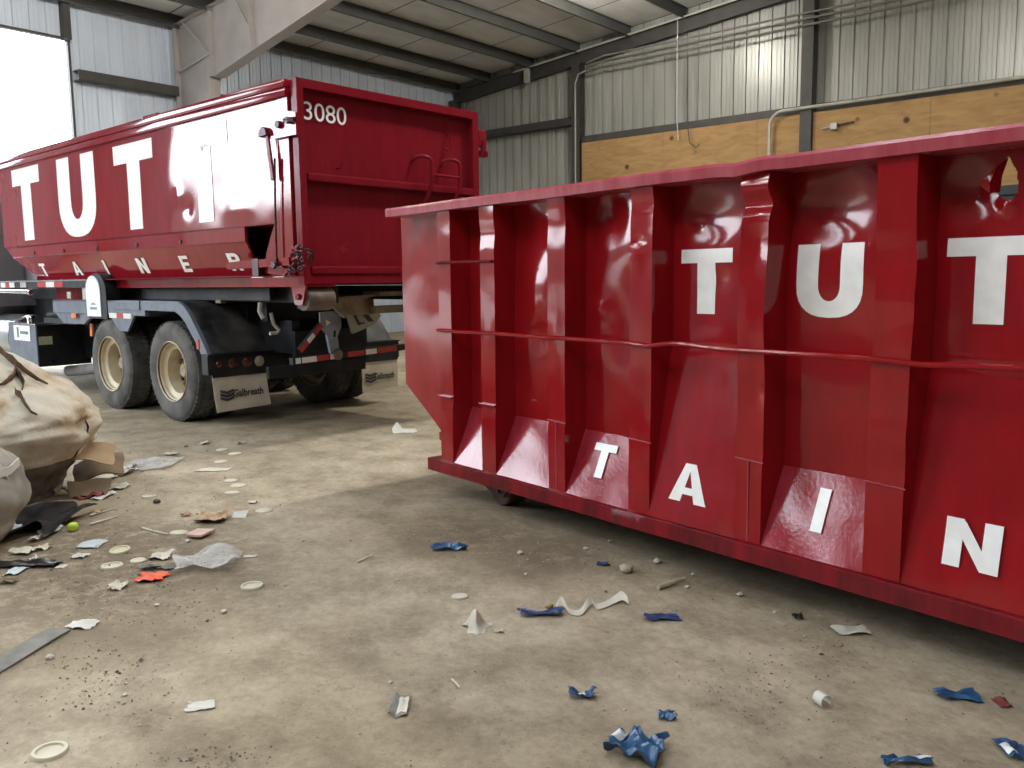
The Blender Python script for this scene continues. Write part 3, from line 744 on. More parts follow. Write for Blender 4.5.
# ================================================================== TRUCK CONTAINER
# frame: X across its tail from its left side, Y towards its nose, Z up
TO, TA = Vector((-1.756, 7.376, 0)), math.radians(48.4)
TC = empty('roll_off_container', TO, TA)
tag(TC, 'red roll-off container numbered 3080 riding on the black truck', 'container')
TW, YN, ZT = 2.18, 6.96, 3.135
T_D = [(1.3, 2.35, .5, .5, .010), (2.2, 2.6, .4, .35, -.008), (1.9, 2.18, .06, .06, .012), (2.05, 2.3, .05, .08, -.010), (3.4, 2.4, .6, .6, .008), (1.0, 2.12, .2, .1, -.008), (5.2, 2.5, .7, .5, -.007)]
def side_x(y, z):
    x = 0.0
    for dy, dz, sy, sz, a in T_D:
        t = ((y - dy) / sy) ** 2 + ((z - dz) / sz) ** 2
        if t < 9: x += a * math.exp(-t)
    return x + .004 * noise.noise((y * 1.1, z * 1.6, 7.7)) + .0008 * noise.noise((y * 5, z * 5, 1.1))
mb = MB(); mb.grid(lambda y, z: (side_x(y, z), y, z), lin(.30, YN, 130), lin(1.965, 3.0, 30)); mb.thicken(.006)
mb.build('side_panel', RED_TRUCK, TC, smooth=True, angle=60)
def nose_y(z): return lerp(6.15, YN, max(0, min(1, (z - 1.5) / (1.963 - 1.5))))
mb = MB()
mb.grid(lambda t, z: (.012, lerp(.915, nose_y(z), t), z), lin(0, 1, 40), lin(1.82, 1.963, 4))
mb.grid(lambda t, z: (.012 + .14 * (1.82 - z) / .32 + .003 * noise.noise((lerp(.915, nose_y(z), t) * 1.3, z * 3, 2)), lerp(.915, nose_y(z), t), z), lin(0, 1, 60), lin(1.497, 1.82, 10))
mb.build('sloped_skirt', RED_TRUCK, TC, smooth=True, angle=10)
mb = MB(); mb.prism([(.0, 1.965), (.0, 1.82), (.012, 1.815), (.152, 1.497), (.18, 1.497), (.03, 1.82), (.03, 1.965)], 'y', .895, .915); mb.build('skirt_end_plate', RED_TRUCK, TC)
for y in (2.1, 3.05, 4.05, 5.0, 5.95):
    mb = MB(); mb.lathe([(.001, -.004), (.022, -.004), (.022, .004), (.001, .004)], 'x', (.004, y, 1.865), 12); mb.build('drain_hole', BLACK_ST, TC)
mb = MB(); mb.tube([(.008, .92, 1.82), (.008, 6.7, 1.82)], .006, 6); mb.build('weld_seam', RED_TRUCK, TC)
# inner wall behind the open pocket, floor, far side, nose
mb = MB(); mb.box(.42, .43, .1, 6.3, 1.5, 1.97); mb.box(.02, TW - .02, .1, 6.15, 1.497, 1.51); mb.box(.0, .43, .30, 6.9, 1.955, 1.965)
mb.box(TW - .012, TW, .1, YN, 1.5, 3.0); mb.box(.0, TW, YN - .012, YN, 1.95, 3.0); mb.prism([(6.13, 1.5), (6.15, 1.5), (YN, 1.95), (YN - .02, 1.95)], 'x', .16, TW)
mb.build('inner_shell', RED_GATE, TC)
# bright plate by the rear post, with a curved front edge
mb = MB(); mb.prism([(.30, 1.50), (.60, 1.53), (.56, 1.70), (.47, 1.86), (.40, 1.965), (.30, 1.965)], 'x', .0, .01)
mb.build('gusset_plate', RED_TRUCK, TC)
mb = MB(); mb.box(-.012, .10, .12, .30, 1.50, 3.0, .006); mb.build('corner_post', RED_TRUCK, TC)
mb = MB(); mb.box(TW - .10, TW + .012, .12, .30, 1.50, 3.0, .006); mb.build('corner_post', RED_TRUCK, TC)
# rails
for x0, x1 in ((-.05, .09), (TW - .09, TW + .05)):
    mb = MB(); mb.box(x0, x1, .115, YN + .03, 3.065, ZT, .012); mb.box(x0 + .01, x1 - .01, .115, YN, 2.995, 3.062, .006); mb.build('top_rail', RED_TRUCK, TC, smooth=True, angle=30)
mb = MB(); mb.box(0, TW, YN - .1, YN + .03, 3.0, ZT - .004, .01); mb.build('top_rail', RED_TRUCK, TC)
mb = MB(); mb.box(-.055, .03, 2.30, 2.62, ZT - .02, ZT + .012, .006); mb.build('rail_patch', RED_TRUCK, TC)
for x0, x1 in ((.13, .30), (TW - .30, TW - .13)):
    mb = MB(); mb.box(x0, x1, .60, 6.15, 1.404, 1.497, .005); mb.build('bottom_rail', RED_TRUCK, TC)
mb = MB(); mb.box(.02, .34, .02, .86, 1.404, 1.497, .005); mb.build('rail_shoe', RED_TRUCK, TC)
# tailgate
TG = bpy.data.objects.new('tailgate', None)
mb = MB()
mb.box(0, .066, 0, .085, 1.428, ZT, .004); mb.box(2.095, 2.178, 0, .085, 1.428, ZT, .004)
mb.box(.066, 2.095, 0, .085, 3.058, ZT, .004); mb.box(.085, 2.095, .0, .07, 2.298, 2.368, .014)
mb.box(.085, 2.095, .0, .07, 1.512, 1.580, .014); mb.box(.06, 2.1, .012, .085, 1.428, 1.508, .004)
tg = mb.build('tailgate', RED_GATE, TC)
mb = MB(); mb.grid(lambda x, z: (x, .075 + .006 * noise.noise((x * 2, z * 2, 3)), z), lin(.06, 2.10, 30), lin(1.51, 3.06, 26)); mb.thicken(.006); mb.build('gate_sheet', RED_GATE, tg, smooth=True)
tx = text_mesh('3080', .215, 'number', WHITE_L, tg, (.105, .058, 2.815), (PI / 2, 0, 0), bold=.0, width=.445)
for v in tx.data.vertices: pass
# ladder hooks with a rung
def hook(x, ztop, zbot):
    p = [(x - .10, .075, ztop - .03)] + [(x - .10 + .13 * (1 - math.cos(t)) / 2, .07 - .14 * (1 - math.cos(t)) / 2, ztop - .03 + .055 * math.sin(t)) for t in lin(.2, PI, 9)]
    p += [(x + .03, -.07, ztop - .12), (x + .02, -.065, ztop - .26), (x - .01, -.03, zbot + .06), (x - .02, .05, zbot)]
    mb = MB(); mb.tube(p, .018, 10); return mb.build('ladder_rail', RED_GATE, TC, smooth=True)
hook(1.42, 2.60, 2.16); hook(1.80, 2.60, 2.16)
mb = MB(); mb.tube([(1.445, -.07, 2.45), (1.825, -.07, 2.45)], .013, 8); mb.build('ladder_rung', RED_GATE, TC)
mb = MB(); mb.tube([(1.80, .08, 2.90), (1.80, .03, 2.88), (1.80, .02, 2.74), (1.77, .03, 2.72), (1.74, .05, 2.74)], .009, 8); mb.build('gate_hook', RED_GATE, TC, smooth=True)
mb = MB(); mb.tube([(.43, .08, 2.44), (.45, .03, 2.44), (.47, .02, 2.49)], .008, 8); mb.build('gate_hook', RED_GATE, TC, smooth=True)
# hinge at the far edge
mb = MB(); mb.box(2.18, 2.30, .0, .07, 2.80, 2.97, .02); mb.lathe([(.03, 0), (.03, .12)], 'z', (2.25, .0, 2.74), 14); mb.box(2.2, 2.3, -.02, .06, 2.70, 2.76, .01); mb.build('gate_hinge', RED_GATE, TC)
# hinge bracket, latch lever, rod and bar on the near side
mb = MB(); mb.prism([(-.04, 2.66), (-.04, 2.84), (.10, 2.87), (.42, 2.80), (.42, 2.70), (.30, 2.66)], 'x', -.05, -.02); br = mb.build('hinge_bracket', RED_TRUCK, TC)
mb = MB(); mb.lathe([(.001, 0), (.03, 0), (.03, .035), (.001, .035)], 'x', (-.08, .19, 2.765), 14); mb.build('hinge_bolt', CHAIN_M, br)
mb = MB(); mb.lathe([(.001, 0), (.028, 0), (.028, .04), (.001, .04)], 'x', (-.09, .04, 2.78), 12); mb.tube([(-.07, -.06, 2.775), (-.07, .08, 2.785)], .022, 10); mb.build('hinge_bolt', CHAIN_M, br)
mb = MB(); mb.prism([(.34, 2.70), (.46, 2.69), (.45, 2.74), (.40, 2.77), (.36, 2.75)], 'x', -.09, -.015); mb.build('lever_pivot', CHAIN_M, TC)
mb = MB(); mb.box(-.065, -.045, -.022, .022, 0, .40, .004); lv = mb.build('latch_lever', RED_GATE, TC); lv.location = (0, .315, 2.32); lv.rotation_euler = (math.radians(-9), 0, 0)
mb = MB(); mb.tube([(-.05, .285, 2.50), (-.05, .31, 2.1), (-.05, .325, 1.60)], .009, 8); mb.build('latch_rod', CHAIN_M, TC)
mb = MB(); mb.prism([(1.18, 1.60), (1.13, 1.635), (.90, 1.645), (.15, 1.66), (.15, 1.59), (.90, 1.575), (1.14, 1.57)], 'x', -.045, -.02); mb.build('latch_bar', RED_TRUCK, TC)
mb = MB(); mb.box(-.05, -.012, .62, .72, 1.50, 1.66, .003); mb.build('bar_guide', CHAIN_M, TC)
mb = MB(); mb.lathe([(.001, 0), (.03, 0), (.04, .02), (.02, .045), (.001, .045)], 'x', (-.085, .335, 1.60), 12); mb.build('rod_knob', CHAIN_M, TC)
mb = MB(); mb.prism([(.02, 1.66), (.16, 1.62), (.19, 1.70), (.14, 1.75), (.04, 1.74)], 'x', -.03, -.01); mb.lathe([(.001, 0), (.028, 0), (.028, .02), (.001, .02)], 'x', (-.045, .12, 1.70), 12); mb.build('latch_eye', RED_TRUCK, TC)
# binding chain at the corner
mb = MB(); rnd = random.Random(4)
cp = [(-.06, -.02, 1.75), (-.08, -.06, 1.71), (-.07, -.05, 1.66), (-.06, .02, 1.61), (-.07, .06, 1.56), (-.06, .12, 1.53), (-.05, .19, 1.515), (-.05, -.03, 1.60), (-.07, -.06, 1.56), (.01, -.07, 1.70), (.03, -.06, 1.64), (-.09, 0, 1.68)]
for x, y, z in cp:
    a, b = rnd.uniform(0, PI), rnd.uniform(0, PI)
    u = Vector((math.cos(a) * math.cos(b), math.sin(a) * math.cos(b), math.sin(b))); w = u.cross(Vector((.3, .5, .8))).normalized()
    mb.tube([Vector((x, y, z)) + u * math.cos(t) * .034 + w * math.sin(t) * .02 for t in lin(0, 2 * PI, 12)], .009, 6, cap=False)
mb.build('binding_chain', CHAIN_M, TC, smooth=True)
# ground rollers under the tail
for x in (.06, TW - .34):
    mb = MB(); mb.lathe([(.02, 0), (.10, 0), (.105, .01), (.105, .27), (.10, .28), (.02, .28)], 'x', (x, .12, 1.30), 28); mb.build('tail_roller', ROLL_ST, TC, smooth=True)
    mb = MB(); mb.prism([(.02, 1.42), (.24, 1.42), (.19, 1.25), (.08, 1.25)], 'x', x - .035, x - .012); rbk = mb.build('roller_bracket', RED_TRUCK, TC)
    mb = MB(); mb.lathe([(.001, 0), (.03, 0), (.03, .02), (.001, .02)], 'x', (x - .055, .13, 1.32), 6); mb.build('axle_nut', RED_GATE, rbk)
# lettering on the near side (reads from the nose to the tail)
on_side = lambda y, z: (side_x(y, z) - .010, y, z)
letter('T', 6.47, 5.54, 2.03, 2.955, on_side, TC, .36, .23)
letter('U', 4.98, 3.95, 2.01, 2.95, on_side, TC, .34, .22)
letter('T', 3.45, 2.54, 2.03, 2.935, on_side, TC, .33, .22)
letter('T', 2.00, 1.10, 2.03, 2.93, on_side, TC, .30, .22)
on_skirt = lambda y, z: (.012 + .14 * (1.82 - z) / .32 + .003 * noise.noise((y * 1.3, z * 3, 2)) - .009, y, z)
for ch, yc, w in (('T', 5.86, .17), ('A', 4.83, .20), ('I', 4.02, .05), ('N', 3.10, .19), ('E', 2.16, .155), ('R', 1.22, .18)):
    letter(ch, yc + w * .57, yc - w * .57, 1.562, 1.726, on_skirt, TC, .32, .2, n=4)

# ================================================================== TRUCK
TR = empty('roll_off_truck', TO, TA)
tag(TR, 'black roll-off hoist truck with dusty tyres carrying the numbered container', 'truck')
CX = 1.17
def tyre_profile(w=.27, R=.52):
    h = w / 2
    return [(.30, -h + .02), (.34, -h + .005), (.42, -h - .004), (.475, -h + .004), (.505, -h + .02), (R, -h + .045), (R, -.055), (R - .012, -.05), (R - .012, -.042), (R, -.037), (R, .037), (R - .012, .042), (R - .012, .05), (R, .055),
            (R, h - .045), (.505, h - .02), (.475, h - .004), (.42, h + .004), (.34, h - .005), (.30, h - .02)]
def wheel(x, y, dish, spin=0.0):
    """tyre centred at x; dish = +1 if the deep face looks towards -X"""
    mb = MB(); mb.lathe([(r, h) for r, h in tyre_profile()], 'x', (0, 0, 0), 56, close=True)
    # tread blocks round the shoulders
    for k in range(56):
        a = 2 * PI * (k + .5) / 56
        for s in (-1, 1):
            for q in (.03, .085):
                c, n = math.cos(a), math.sin(a)
                e = Vector((0, -n, c)); rr = Vector((0, c, n)); xx = Vector((1, 0, 0))
                base = rr * .522 + xx * (s * q * 1.1)
                vs_ = [base + e * de + xx * dx + rr * dr for dr in (-.012, .006) for de, dx in ((-.017, -.018), (.017, -.018), (.017, .018), (-.017, .018))]
                v = [mb.bm.verts.new(p) for p in vs_]
                for fi in ((4, 5, 6, 7), (0, 1, 5, 4), (1, 2, 6, 5), (2, 3, 7, 6), (3, 0, 4, 7)): mb.bm.faces.new([v[i] for i in fi])
    w = mb.build('wheel', TIRE, TR, smooth=True, angle=40); w.location = (x, y, .528); w.rotation_euler = (spin, 0, 0 if dish > 0 else PI)
    mb = MB(); mb.lathe([(.306, -.128), (.315, -.138), (.322, -.130), (.316, -.118), (.292, -.108), (.286, -.075), (.238, -.055), (.230, .075), (.245, .085), (.29, .09), (.30, .12), (.31, .13)], 'x', (0, 0, 0), 48, caps=False)
    rim = mb.build('rim', RIM, w, smooth=True, angle=35)
    mb = MB(); mb.lathe([(.001, -.01), (.06, -.01), (.075, .005), (.08, .065), (.13, .072), (.232, .085), (.232, .095), (.001, .10)], 'x', (0, 0, 0), 24)
    for k in range(10):
        a = 2 * PI * k / 10; mb.lathe([(.001, .035), (.017, .035), (.017, .085), (.001, .085)], 'x', (0, math.cos(a) * .165, math.sin(a) * .165), 6)
    mb.build('hub', HUB_M, w, smooth=True, angle=35)
    mb = MB()
    for k in range(5):
        a = 2 * PI * (k + .3) / 5; mb.lathe([(.001, .070), (.026, .070), (.026, .090), (.001, .090)], 'x', (0, math.cos(a) * .195, math.sin(a) * .195), 12)
    mb.build('hand_hole', BLACK_ST, w)
    return w
w0 = wheel(.13, 2.43, 1, .3)
for x, y, d, s in ((.13, 3.89, 1, 1.1), (.45, 2.43, -1, .5), (.45, 3.89, -1, .2), (2.20, 2.43, -1, .7), (2.20, 3.89, -1, .9), (1.88, 2.43, 1, .1), (1.88, 3.89, 1, .4), (.20, 8.9, 1, .2), (2.14, 8.9, -1, .6)):
    c = copy_tree(w0, TR); c.location = (x, y, .528); c.rotation_euler = (s, 0, 0 if d > 0 else PI)
for y in (2.43, 3.89):
    mb = MB(); mb.lathe([(.09, .6), (.1, .85), (.2, 1.0), (.22, 1.17), (.2, 1.34), (.1, 1.5), (.09, 1.75)], 'x', (0, y, .528), 20); mb.build('axle', BLACK_ST, TR, smooth=True)
mb = MB(); mb.lathe([(.07, .4), (.07, 1.95)], 'x', (0, 8.9, .5), 14); mb.build('axle', BLACK_ST, TR)
# chassis and hoist rails
for x in (.70, 1.52):
    mb = MB(); mb.box(x, x + .10, 1.25, 9.4, .72, 1.06, .005); mb.build('chassis_rail', BLACK_ST, TR)
for x in (.42, 1.70):
    mb = MB(); mb.box(x, x + .16, .30, 7.3, 1.25, 1.40, .006); mb.build('hoist_rail', BLACK_ST, TR)
mb = MB(); mb.box(.30, .36, 1.0, 6.6, 1.27, 1.395, .004); mb.build('hoist_side_channel', BLACK_ST, TR)
mb = MB()
for y in (1.5, 2.9, 4.4, 5.9): mb.box(.58, 1.70, y, y + .12, 1.05, 1.30)
mb.build('cross_member', BLACK_ST, TR)
mb = MB(); mb.box(.60, 1.75, 1.9, 5.0, .80, 1.22); mb.build('suspension_block', BLACK_ST, TR)
# dusty tail of the hoist
mb = MB()
mb.prism([(.36, 1.255), (.56, 1.25), (.68, 1.15), (.74, 1.10), (.80, 1.15), (.86, 1.24), (1.10, 1.30), (1.78, 1.315), (1.78, 1.34), (.36, 1.29)], 'y', .42, .46)
mb.box(1.10, 1.80, .40, .60, 1.13, 1.20, .004); mb.box(1.12, 1.80, .36, .62, 1.30, 1.345, .006); mb.box(.86, 1.16, .50, .70, 1.12, 1.27, .01)
mb.build('hoist_tail', TAN_ST, TR)
# pivot plate, arm and reflective braces
mb = MB(); mb.prism([(.71, 1.15), (.96, 1.16), (.965, 1.00), (.90, .885), (.84, .88), (.715, 1.0)], 'y', .78, .80); pp = mb.build('pivot_plate', PLATE_ST, TR)
mb = MB(); mb.prism([(.775, 1.075), (.83, 1.045), (.78, 1.015)], 'y', .774, .779); mb.build('plate_mark', REF_W, pp)
mb = MB(); mb.prism([(.865, .96), (.89, .965), (.885, .90), (.86, .90)], 'y', .774, .779); mb.build('slot', BLACK_ST, pp)
mb = MB(); mb.prism([(.82, .92), (.94, .92), (.96, .72), (.86, .72)], 'y', .82, .86); mb.build('swing_arm', PLATE_ST, TR)
mb = MB(); mb.lathe([(.001, 0), (.055, 0), (.055, .08), (.001, .08)], 'y', (.93, .80, .715), 20); mb.build('arm_pin', TAN_ST, TR)
def tape_bar(name, p, q, h, t, segs, core=BLACK_ST):
    """square bar from p to q with alternating red and white reflective tape on the side that faces back"""
    p, q = Vector(p), Vector(q); d = (q - p); L_ = d.length; d.normalize(); up = Vector((0, 0, 1)) - d * d.z; up.normalize(); sd = d.cross(up)
    mb = MB()
    def bx(a, b, hh, s0, s1):
        P = [p + d * x + up * y + sd * z for x in (a, b) for y in (-hh, hh) for z in (s0, s1)]
        v = [mb.bm.verts.new(k) for k in P]
        for f in ((0, 1, 3, 2), (4, 6, 7, 5), (0, 4, 5, 1), (2, 3, 7, 6), (0, 2, 6, 4), (1, 5, 7, 3)): mb.bm.faces.new([v[i] for i in f])
    bx(0, L_, h, -t, t); o = mb.build(name, core, TR)
    for a, b, m in segs:
        mb = MB(); bx(a * L_, b * L_, h * .85, t, t + .003); mb.build('reflective_tape', m, o)
    return o
tape_bar('brace_bar', (.47, .80, .79), (.73, .80, 1.03), .028, .02, [(0, .32, REF_R), (.34, .62, REF_W), (.64, .98, REF_R)])
tape_bar('tail_bar', (.40, .84, .69), (1.85, .84, .735), .032, .03, [(.02, .06, REF_W), (.07, .19, REF_W), (.20, .29, REF_R), (.30, .36, REF_W), (.45, .60, REF_R), (.61, .71, REF_W), (.72, .9, REF_R)])
tape_bar('upper_tail_bar', (.62, 1.0, 1.21), (1.0, 1.0, 1.215), .03, .03, [(0, .2, REF_R), (.22, .58, REF_R), (.6, 1, REF_W)])
mb = MB(); mb.box(.35, 1.55, 1.15, 1.2, .50, .62); mb.box(.70, 1.62, 1.2, 1.26, .60, .95); mb.build('rear_cross_plate', BLACK_ST, TR)
mb = MB(); mb.prism([(.95, 1.15), (1.28, 1.155), (1.38, 1.10), (1.30, 1.01), (1.02, .93)], 'y', .66, .70); lic = mb.build('lettered_plate', mat('grey_green_plate', (.28, .29, .24), .5), TR)
for k, q in enumerate((((1.01, 1.135), (1.045, 1.135), (1.11, 1.01), (1.075, 1.01)), ((1.08, 1.035), (1.16, 1.035), (1.16, 1.02), (1.08, 1.02)), ((1.12, 1.135), (1.19, 1.135), (1.28, 1.04), (1.21, 1.04)))):
    mb = MB(); mb.prism(list(q), 'y', .655, .659); mb.build('plate_stroke', INK, lic)
# tail-light boxes and mud flaps
def tail(x0, x1, lamps):
    mb = MB(); mb.box(x0, x1, 1.6, 1.72, .542, .735, .006); mb.box(x0 - .005, x1, 1.57, 1.72, .735, .75, .003); tb = mb.build('tail_light_box', BLACK_ST, TR)
    for x, m, r in lamps:
        mb = MB(); mb.lathe([(.001, 0), (r, 0), (r, -.010), (r * .8, -.018), (.001, -.022)], 'y', (x, 1.599, .645), 24); mb.build('tail_lamp', m, tb, smooth=True, angle=40)
tail(-.045, .92, ((.07, LAMP_RED, .035), (.225, LAMP_RED, .055), (.38, LAMP_RED, .055), (.525, LAMP_WHITE, .055)))
tail(1.45, 2.42, ((1.80, LAMP_WHITE, .05), (1.95, LAMP_RED, .05), (2.10, LAMP_RED, .05), (2.28, LAMP_RED, .035)))
def flap(x0, x1, bend):
    mb = MB()
    mb.grid(lambda x, z: (x + .02 * (.53 - z) / .36, 1.62 + bend * ((.53 - z) / .36) ** 2 + .012 * math.sin((x - x0) * 6) * (.53 - z) / .36, z + .03 * (x - x0) * ((.53 - z) / .36)), lin(x0, x1, 14), lin(.165, .53, 10)); mb.thicken(.006)
    f = mb.build('mud_flap', FLAP, TR, smooth=True)
    mb = MB(); mb.box(x0, x1, 1.60, 1.635, .515, .545)
    for k in range(4): mb.lathe([(.001, 0), (.01, 0), (.01, -.01), (.001, -.01)], 'y', (lerp(x0, x1, (k + .5) / 4), 1.60, .53), 8)
    mb.build('flap_bracket', BLACK_ST, TR)
    s = (x1 - x0)
    text_mesh('Galbreath', .105, 'flap_lettering', INK, f, (x0 + .35 * s, 1.606 + bend * .3, .305), (PI / 2 - .02, 0, 0), bold=.002, width=.56 * s)
    mb = MB()
    zc = .325
    for k in range(3):
        for sgn in (-1, 1):
            xa = x0 + .24 * s; q = .075 * sgn
            z = zc + .042 - k * .036
            mb.prism([(xa, z), (xa + q, z + .022), (xa + q, z - .002), (xa, z - .026)], 'y', 1.605 + bend * .3, 1.608 + bend * .3)
    mb.build('flap_emblem', INK, f)
flap(.0, .61, -.03); flap(1.86, 2.40, .02)
# fender over the rear axle with its side flange
prof = [(3.0, 1.262), (2.20, 1.258), (2.08, 1.21), (1.98, 1.13), (1.83, .96), (1.72, .83), (1.66, .752)]
out = prof[:7]
mb = MB()
fine = []
for i in range(len(out) - 1):
    for k in range(4): fine.append((lerp(out[i][0], out[i + 1][0], k / 4), lerp(out[i][1], out[i + 1][1], k / 4)))
fine.append(out[-1])
mb.grid(lambda k, x: (x, fine[int(k)][0], fine[int(k)][1] + .006 * math.sin(x * 26)), list(range(len(fine))), lin(.03, .80, 26)); mb.thicken(.006)
mb.build('fender', DUST_BLK, TR, smooth=True, angle=60)
mb = MB(); mb.grid(lambda k, x: (x, fine[int(k)][0], fine[int(k)][1]), list(range(len(fine))), lin(1.56, 2.36, 12)); mb.thicken(.006); mb.build('fender', DUST_BLK, TR, smooth=True, angle=60)
mb = MB(); mb.box(1.5, 1.56, 1.62, 2.9, .7, 1.24); mb.box(1.56, 2.3, 1.95, 2.0, .75, 1.1); mb.build('fender_bracket', BLACK_ST, TR)
fr = [(3.0, 1.268), (2.19, 1.265), (2.07, 1.215), (1.97, 1.135), (1.82, .965), (1.71, .83), (1.655, .75), (1.60, .575)]
fi = [(3.0, 1.165), (2.26, 1.16), (2.16, 1.12), (2.06, 1.05), (1.90, .885), (1.79, .76), (1.74, .69), (1.675, .56)]
mb = MB(); mb.prism(fr + fi[::-1], 'x', -.012, .03); ff = mb.build('fender_flange', GREY_ST, TR)
mb = MB(); mb.box(-.020, -.012, 1.80, 1.85, .79, .89, .003); mb.build('side_marker', REF_R, ff)
# blue-grey side frame with tape, gusset between the wheels, sign stand
mb = MB(); mb.box(.0, .05, 2.95, 5.45, 1.10, 1.262, .005); mb.box(.0, .30, 2.95, 5.45, 1.245, 1.262); mb.prism([(5.45, 1.26), (5.45, 1.10), (5.2, .97), (4.6, .97), (4.3, 1.10)], 'x', .02, .06); sf = mb.build('side_frame', GREY_ST, TR)
mb = MB(); mb.box(-.012, .06, 3.05, 3.62, 1.165, 1.265, .004); mb.build('step_box', GREY_ST, sf)
mb = MB(); mb.prism([(3.86, 1.12), (3.22, 1.10), (3.40, .92), (3.62, .92)], 'x', .005, .03); mb.build('gusset', GREY_ST, sf)
for a, b, m in ((3.82, 3.63, REF_W), (3.63, 3.46, REF_R), (3.46, 3.27, REF_W)):
    mb = MB(); mb.box(-.006, .004, b, a, 1.065, 1.122); mb.build('reflective_tape', m, sf)
mb = MB(); mb.box(-.02, .0, 4.72, 4.86, 1.04, 1.10, .008); mb.build('side_marker', ORANGE, sf)
mb = MB(); mb.prism([(4.62, .98), (4.56, .97), (4.58, .82), (4.64, .82)], 'x', .1, .12); mb.build('side_reflector', ORANGE, sf)
arch = lambda y0, y1, z0, z1, n=12: [(y0, z0), (y1, z0)] + [((y0 + y1) / 2 + (y1 - y0) / 2 * math.cos(t), z1 - (y1 - y0) * .45 + (y1 - y0) * .45 * math.sin(t)) for t in lin(0, PI, n)]
mb = MB(); mb.prism(arch(3.86, 4.36, 1.05, 1.58), 'x', -.01, .16); st = mb.build('round_top_guard', BLACK_ST, TR)
mb = MB(); mb.prism(arch(4.0, 4.38, 1.075, 1.55), 'x', -.02, -.012); sg = mb.build('guard_plate', SIGN_W, st)
mb = MB(); mb.prism([(4.12, 1.21), (4.26, 1.21), (4.22, 1.235), (4.16, 1.235)], 'x', -.024, -.0205); mb.box(-.024, -.0205, 4.10, 4.28, 1.155, 1.185); mb.build('plate_print', PLATE_ST, sg)
# upper side rail with reflective tape and a chrome tube below
mb = MB(); mb.box(-.01, .06, 4.36, 7.6, 1.41, 1.495, .003); ur = mb.build('upper_side_rail', BLACK_ST, TR)
mb = MB(); mb.box(-.018, .06, 4.36, 7.6, 1.492, 1.51, .002); mb.build('rail_lip', CHROME, ur)
for a, b, m in ((7.20, 7.02, REF_W), (7.02, 6.86, REF_R), (6.86, 6.68, REF_W), (6.46, 6.26, mat('dull_white_tape', (.4, .4, .4), .4)), (5.86, 5.58, REF_R), (5.58, 5.32, REF_W), (5.32, 5.05, REF_R)):
    mb = MB(); mb.box(-.016, -.009, b, a, 1.42, 1.488); mb.build('reflective_tape', m, ur)
mb = MB(); mb.tube([(-.02, 7.5, 1.375), (-.02, 6.1, 1.36)], .03, 12); mb.build('chrome_tube', CHROME, TR, smooth=True)
mb = MB(); mb.box(.15, .28, 4.4, 5.7, 1.26, 1.44, .004); mb.build('red_valve_bank', RED_GATE, TR)
for q in ((4.45, 4.6, 1.27, 1.41), (4.95, 5.06, 1.28, 1.36)):
    mb = MB(); mb.box(.03, .05, *q); mb.build('valve_plate', PIPE_G, TR)
# tank box ahead of the wheels
mb = MB(); mb.box(.02, .70, 6.1, 7.08, .36, .92, .01); tk = mb.build('tool_box', BLACK_ST, TR)
mb = MB(); mb.box(.0, .02, 6.09, 7.09, .36, .92, .006); mb.build('box_side', GREY_ST, tk)
mb = MB(); mb.box(-.01, .71, 6.08, 7.1, .92, .938, .004); mb.build('box_lid', CHROME, tk)
mb = MB(); mb.box(-.008, .0, 6.28, 6.86, .70, .905); lb = mb.build('box_label', SIGN_W, tk)
mb = MB(); mb.box(-.011, -.008, 6.68, 6.74, .74, .88); mb.box(-.011, -.008, 6.34, 6.62, .79, .83); mb.build('label_print', mat('green_print', (.10, .2, .12), .6), lb)
mb = MB(); mb.box(.03, .20, 6.088, 6.098, .655, .765); mb.build('box_label', LABEL_Y, tk)
mb = MB(); mb.lathe([(.001, .938), (.05, .938), (.05, .99), (.055, .99), (.055, 1.02), (.045, 1.035), (.001, 1.035)], 'z', (.10, 6.5, 0), 20); mb.build('filler_cap', CHROME, tk, smooth=True, angle=40)
mb = MB(); mb.lathe([(.02, 7.15), (.30, 7.15), (.33, 7.18), (.33, 8.1), (.30, 8.13), (.02, 8.13)], 'y', (.34, 0, .70), 32); mb.build('fuel_tank', mat('polished_tank', (.45, .46, .48), .3, metal=.9), TR, smooth=True, angle=40)
mb = MB(); mb.box(.10, .75, 5.0, 6.05, .95, 1.02); mb.box(.15, .6, 5.3, 6.0, 1.02, 1.10); mb.tube([(.1, 5.9, 1.06), (.12, 5.5, 1.08), (.12, 5.2, 1.02)], .03, 8); mb.build('hydraulic_valve', BLACK_ST, TR)
mb = MB(); mb.tube([(.18, 6.0, 1.06), (.16, 5.7, 1.09), (.2, 5.4, 1.05)], .022, 8); mb.build('hydraulic_hose', HOSE_W, TR, smooth=True)
mb = MB(); mb.box(.62, 1.7, 5.0, 9.3, .45, 1.3); mb.build('gearbox_block', BLACK_ST, TR)
mb = MB(); mb.tube([(.50, 6.4, .25), (.62, 5.6, .33), (.66, 5.0, .36), (.68, 4.35, .37)], .075, 14); mb.tube([(.95, 6.4, .20), (1.0, 5.6, .22), (1.05, 4.5, .25)], .10, 14); mb.build('exhaust_pipe', mat('dusty_exhaust', (.30, .30, .31), .6, var=.15), TR, smooth=True)
# hanging strap and hoses at the tail
mb = MB(); mb.tube([(.32, 1.2, 1.25), (.30, 1.19, 1.17), (.33, 1.18, 1.10)], .022, 8); mb.tube([(.40, 1.15, 1.15), (.42, 1.14, 1.04), (.47, 1.13, .98), (.44, 1.12, .955), (.36, 1.12, .95)], .018, 8); mb.build('hanging_strap', HOSE_W, TR, smooth=True)
mb = MB(); mb.box(.30, .36, 1.9, 2.0, 1.24, 1.30); mb.build('rail_clip', TAN_ST, TR)
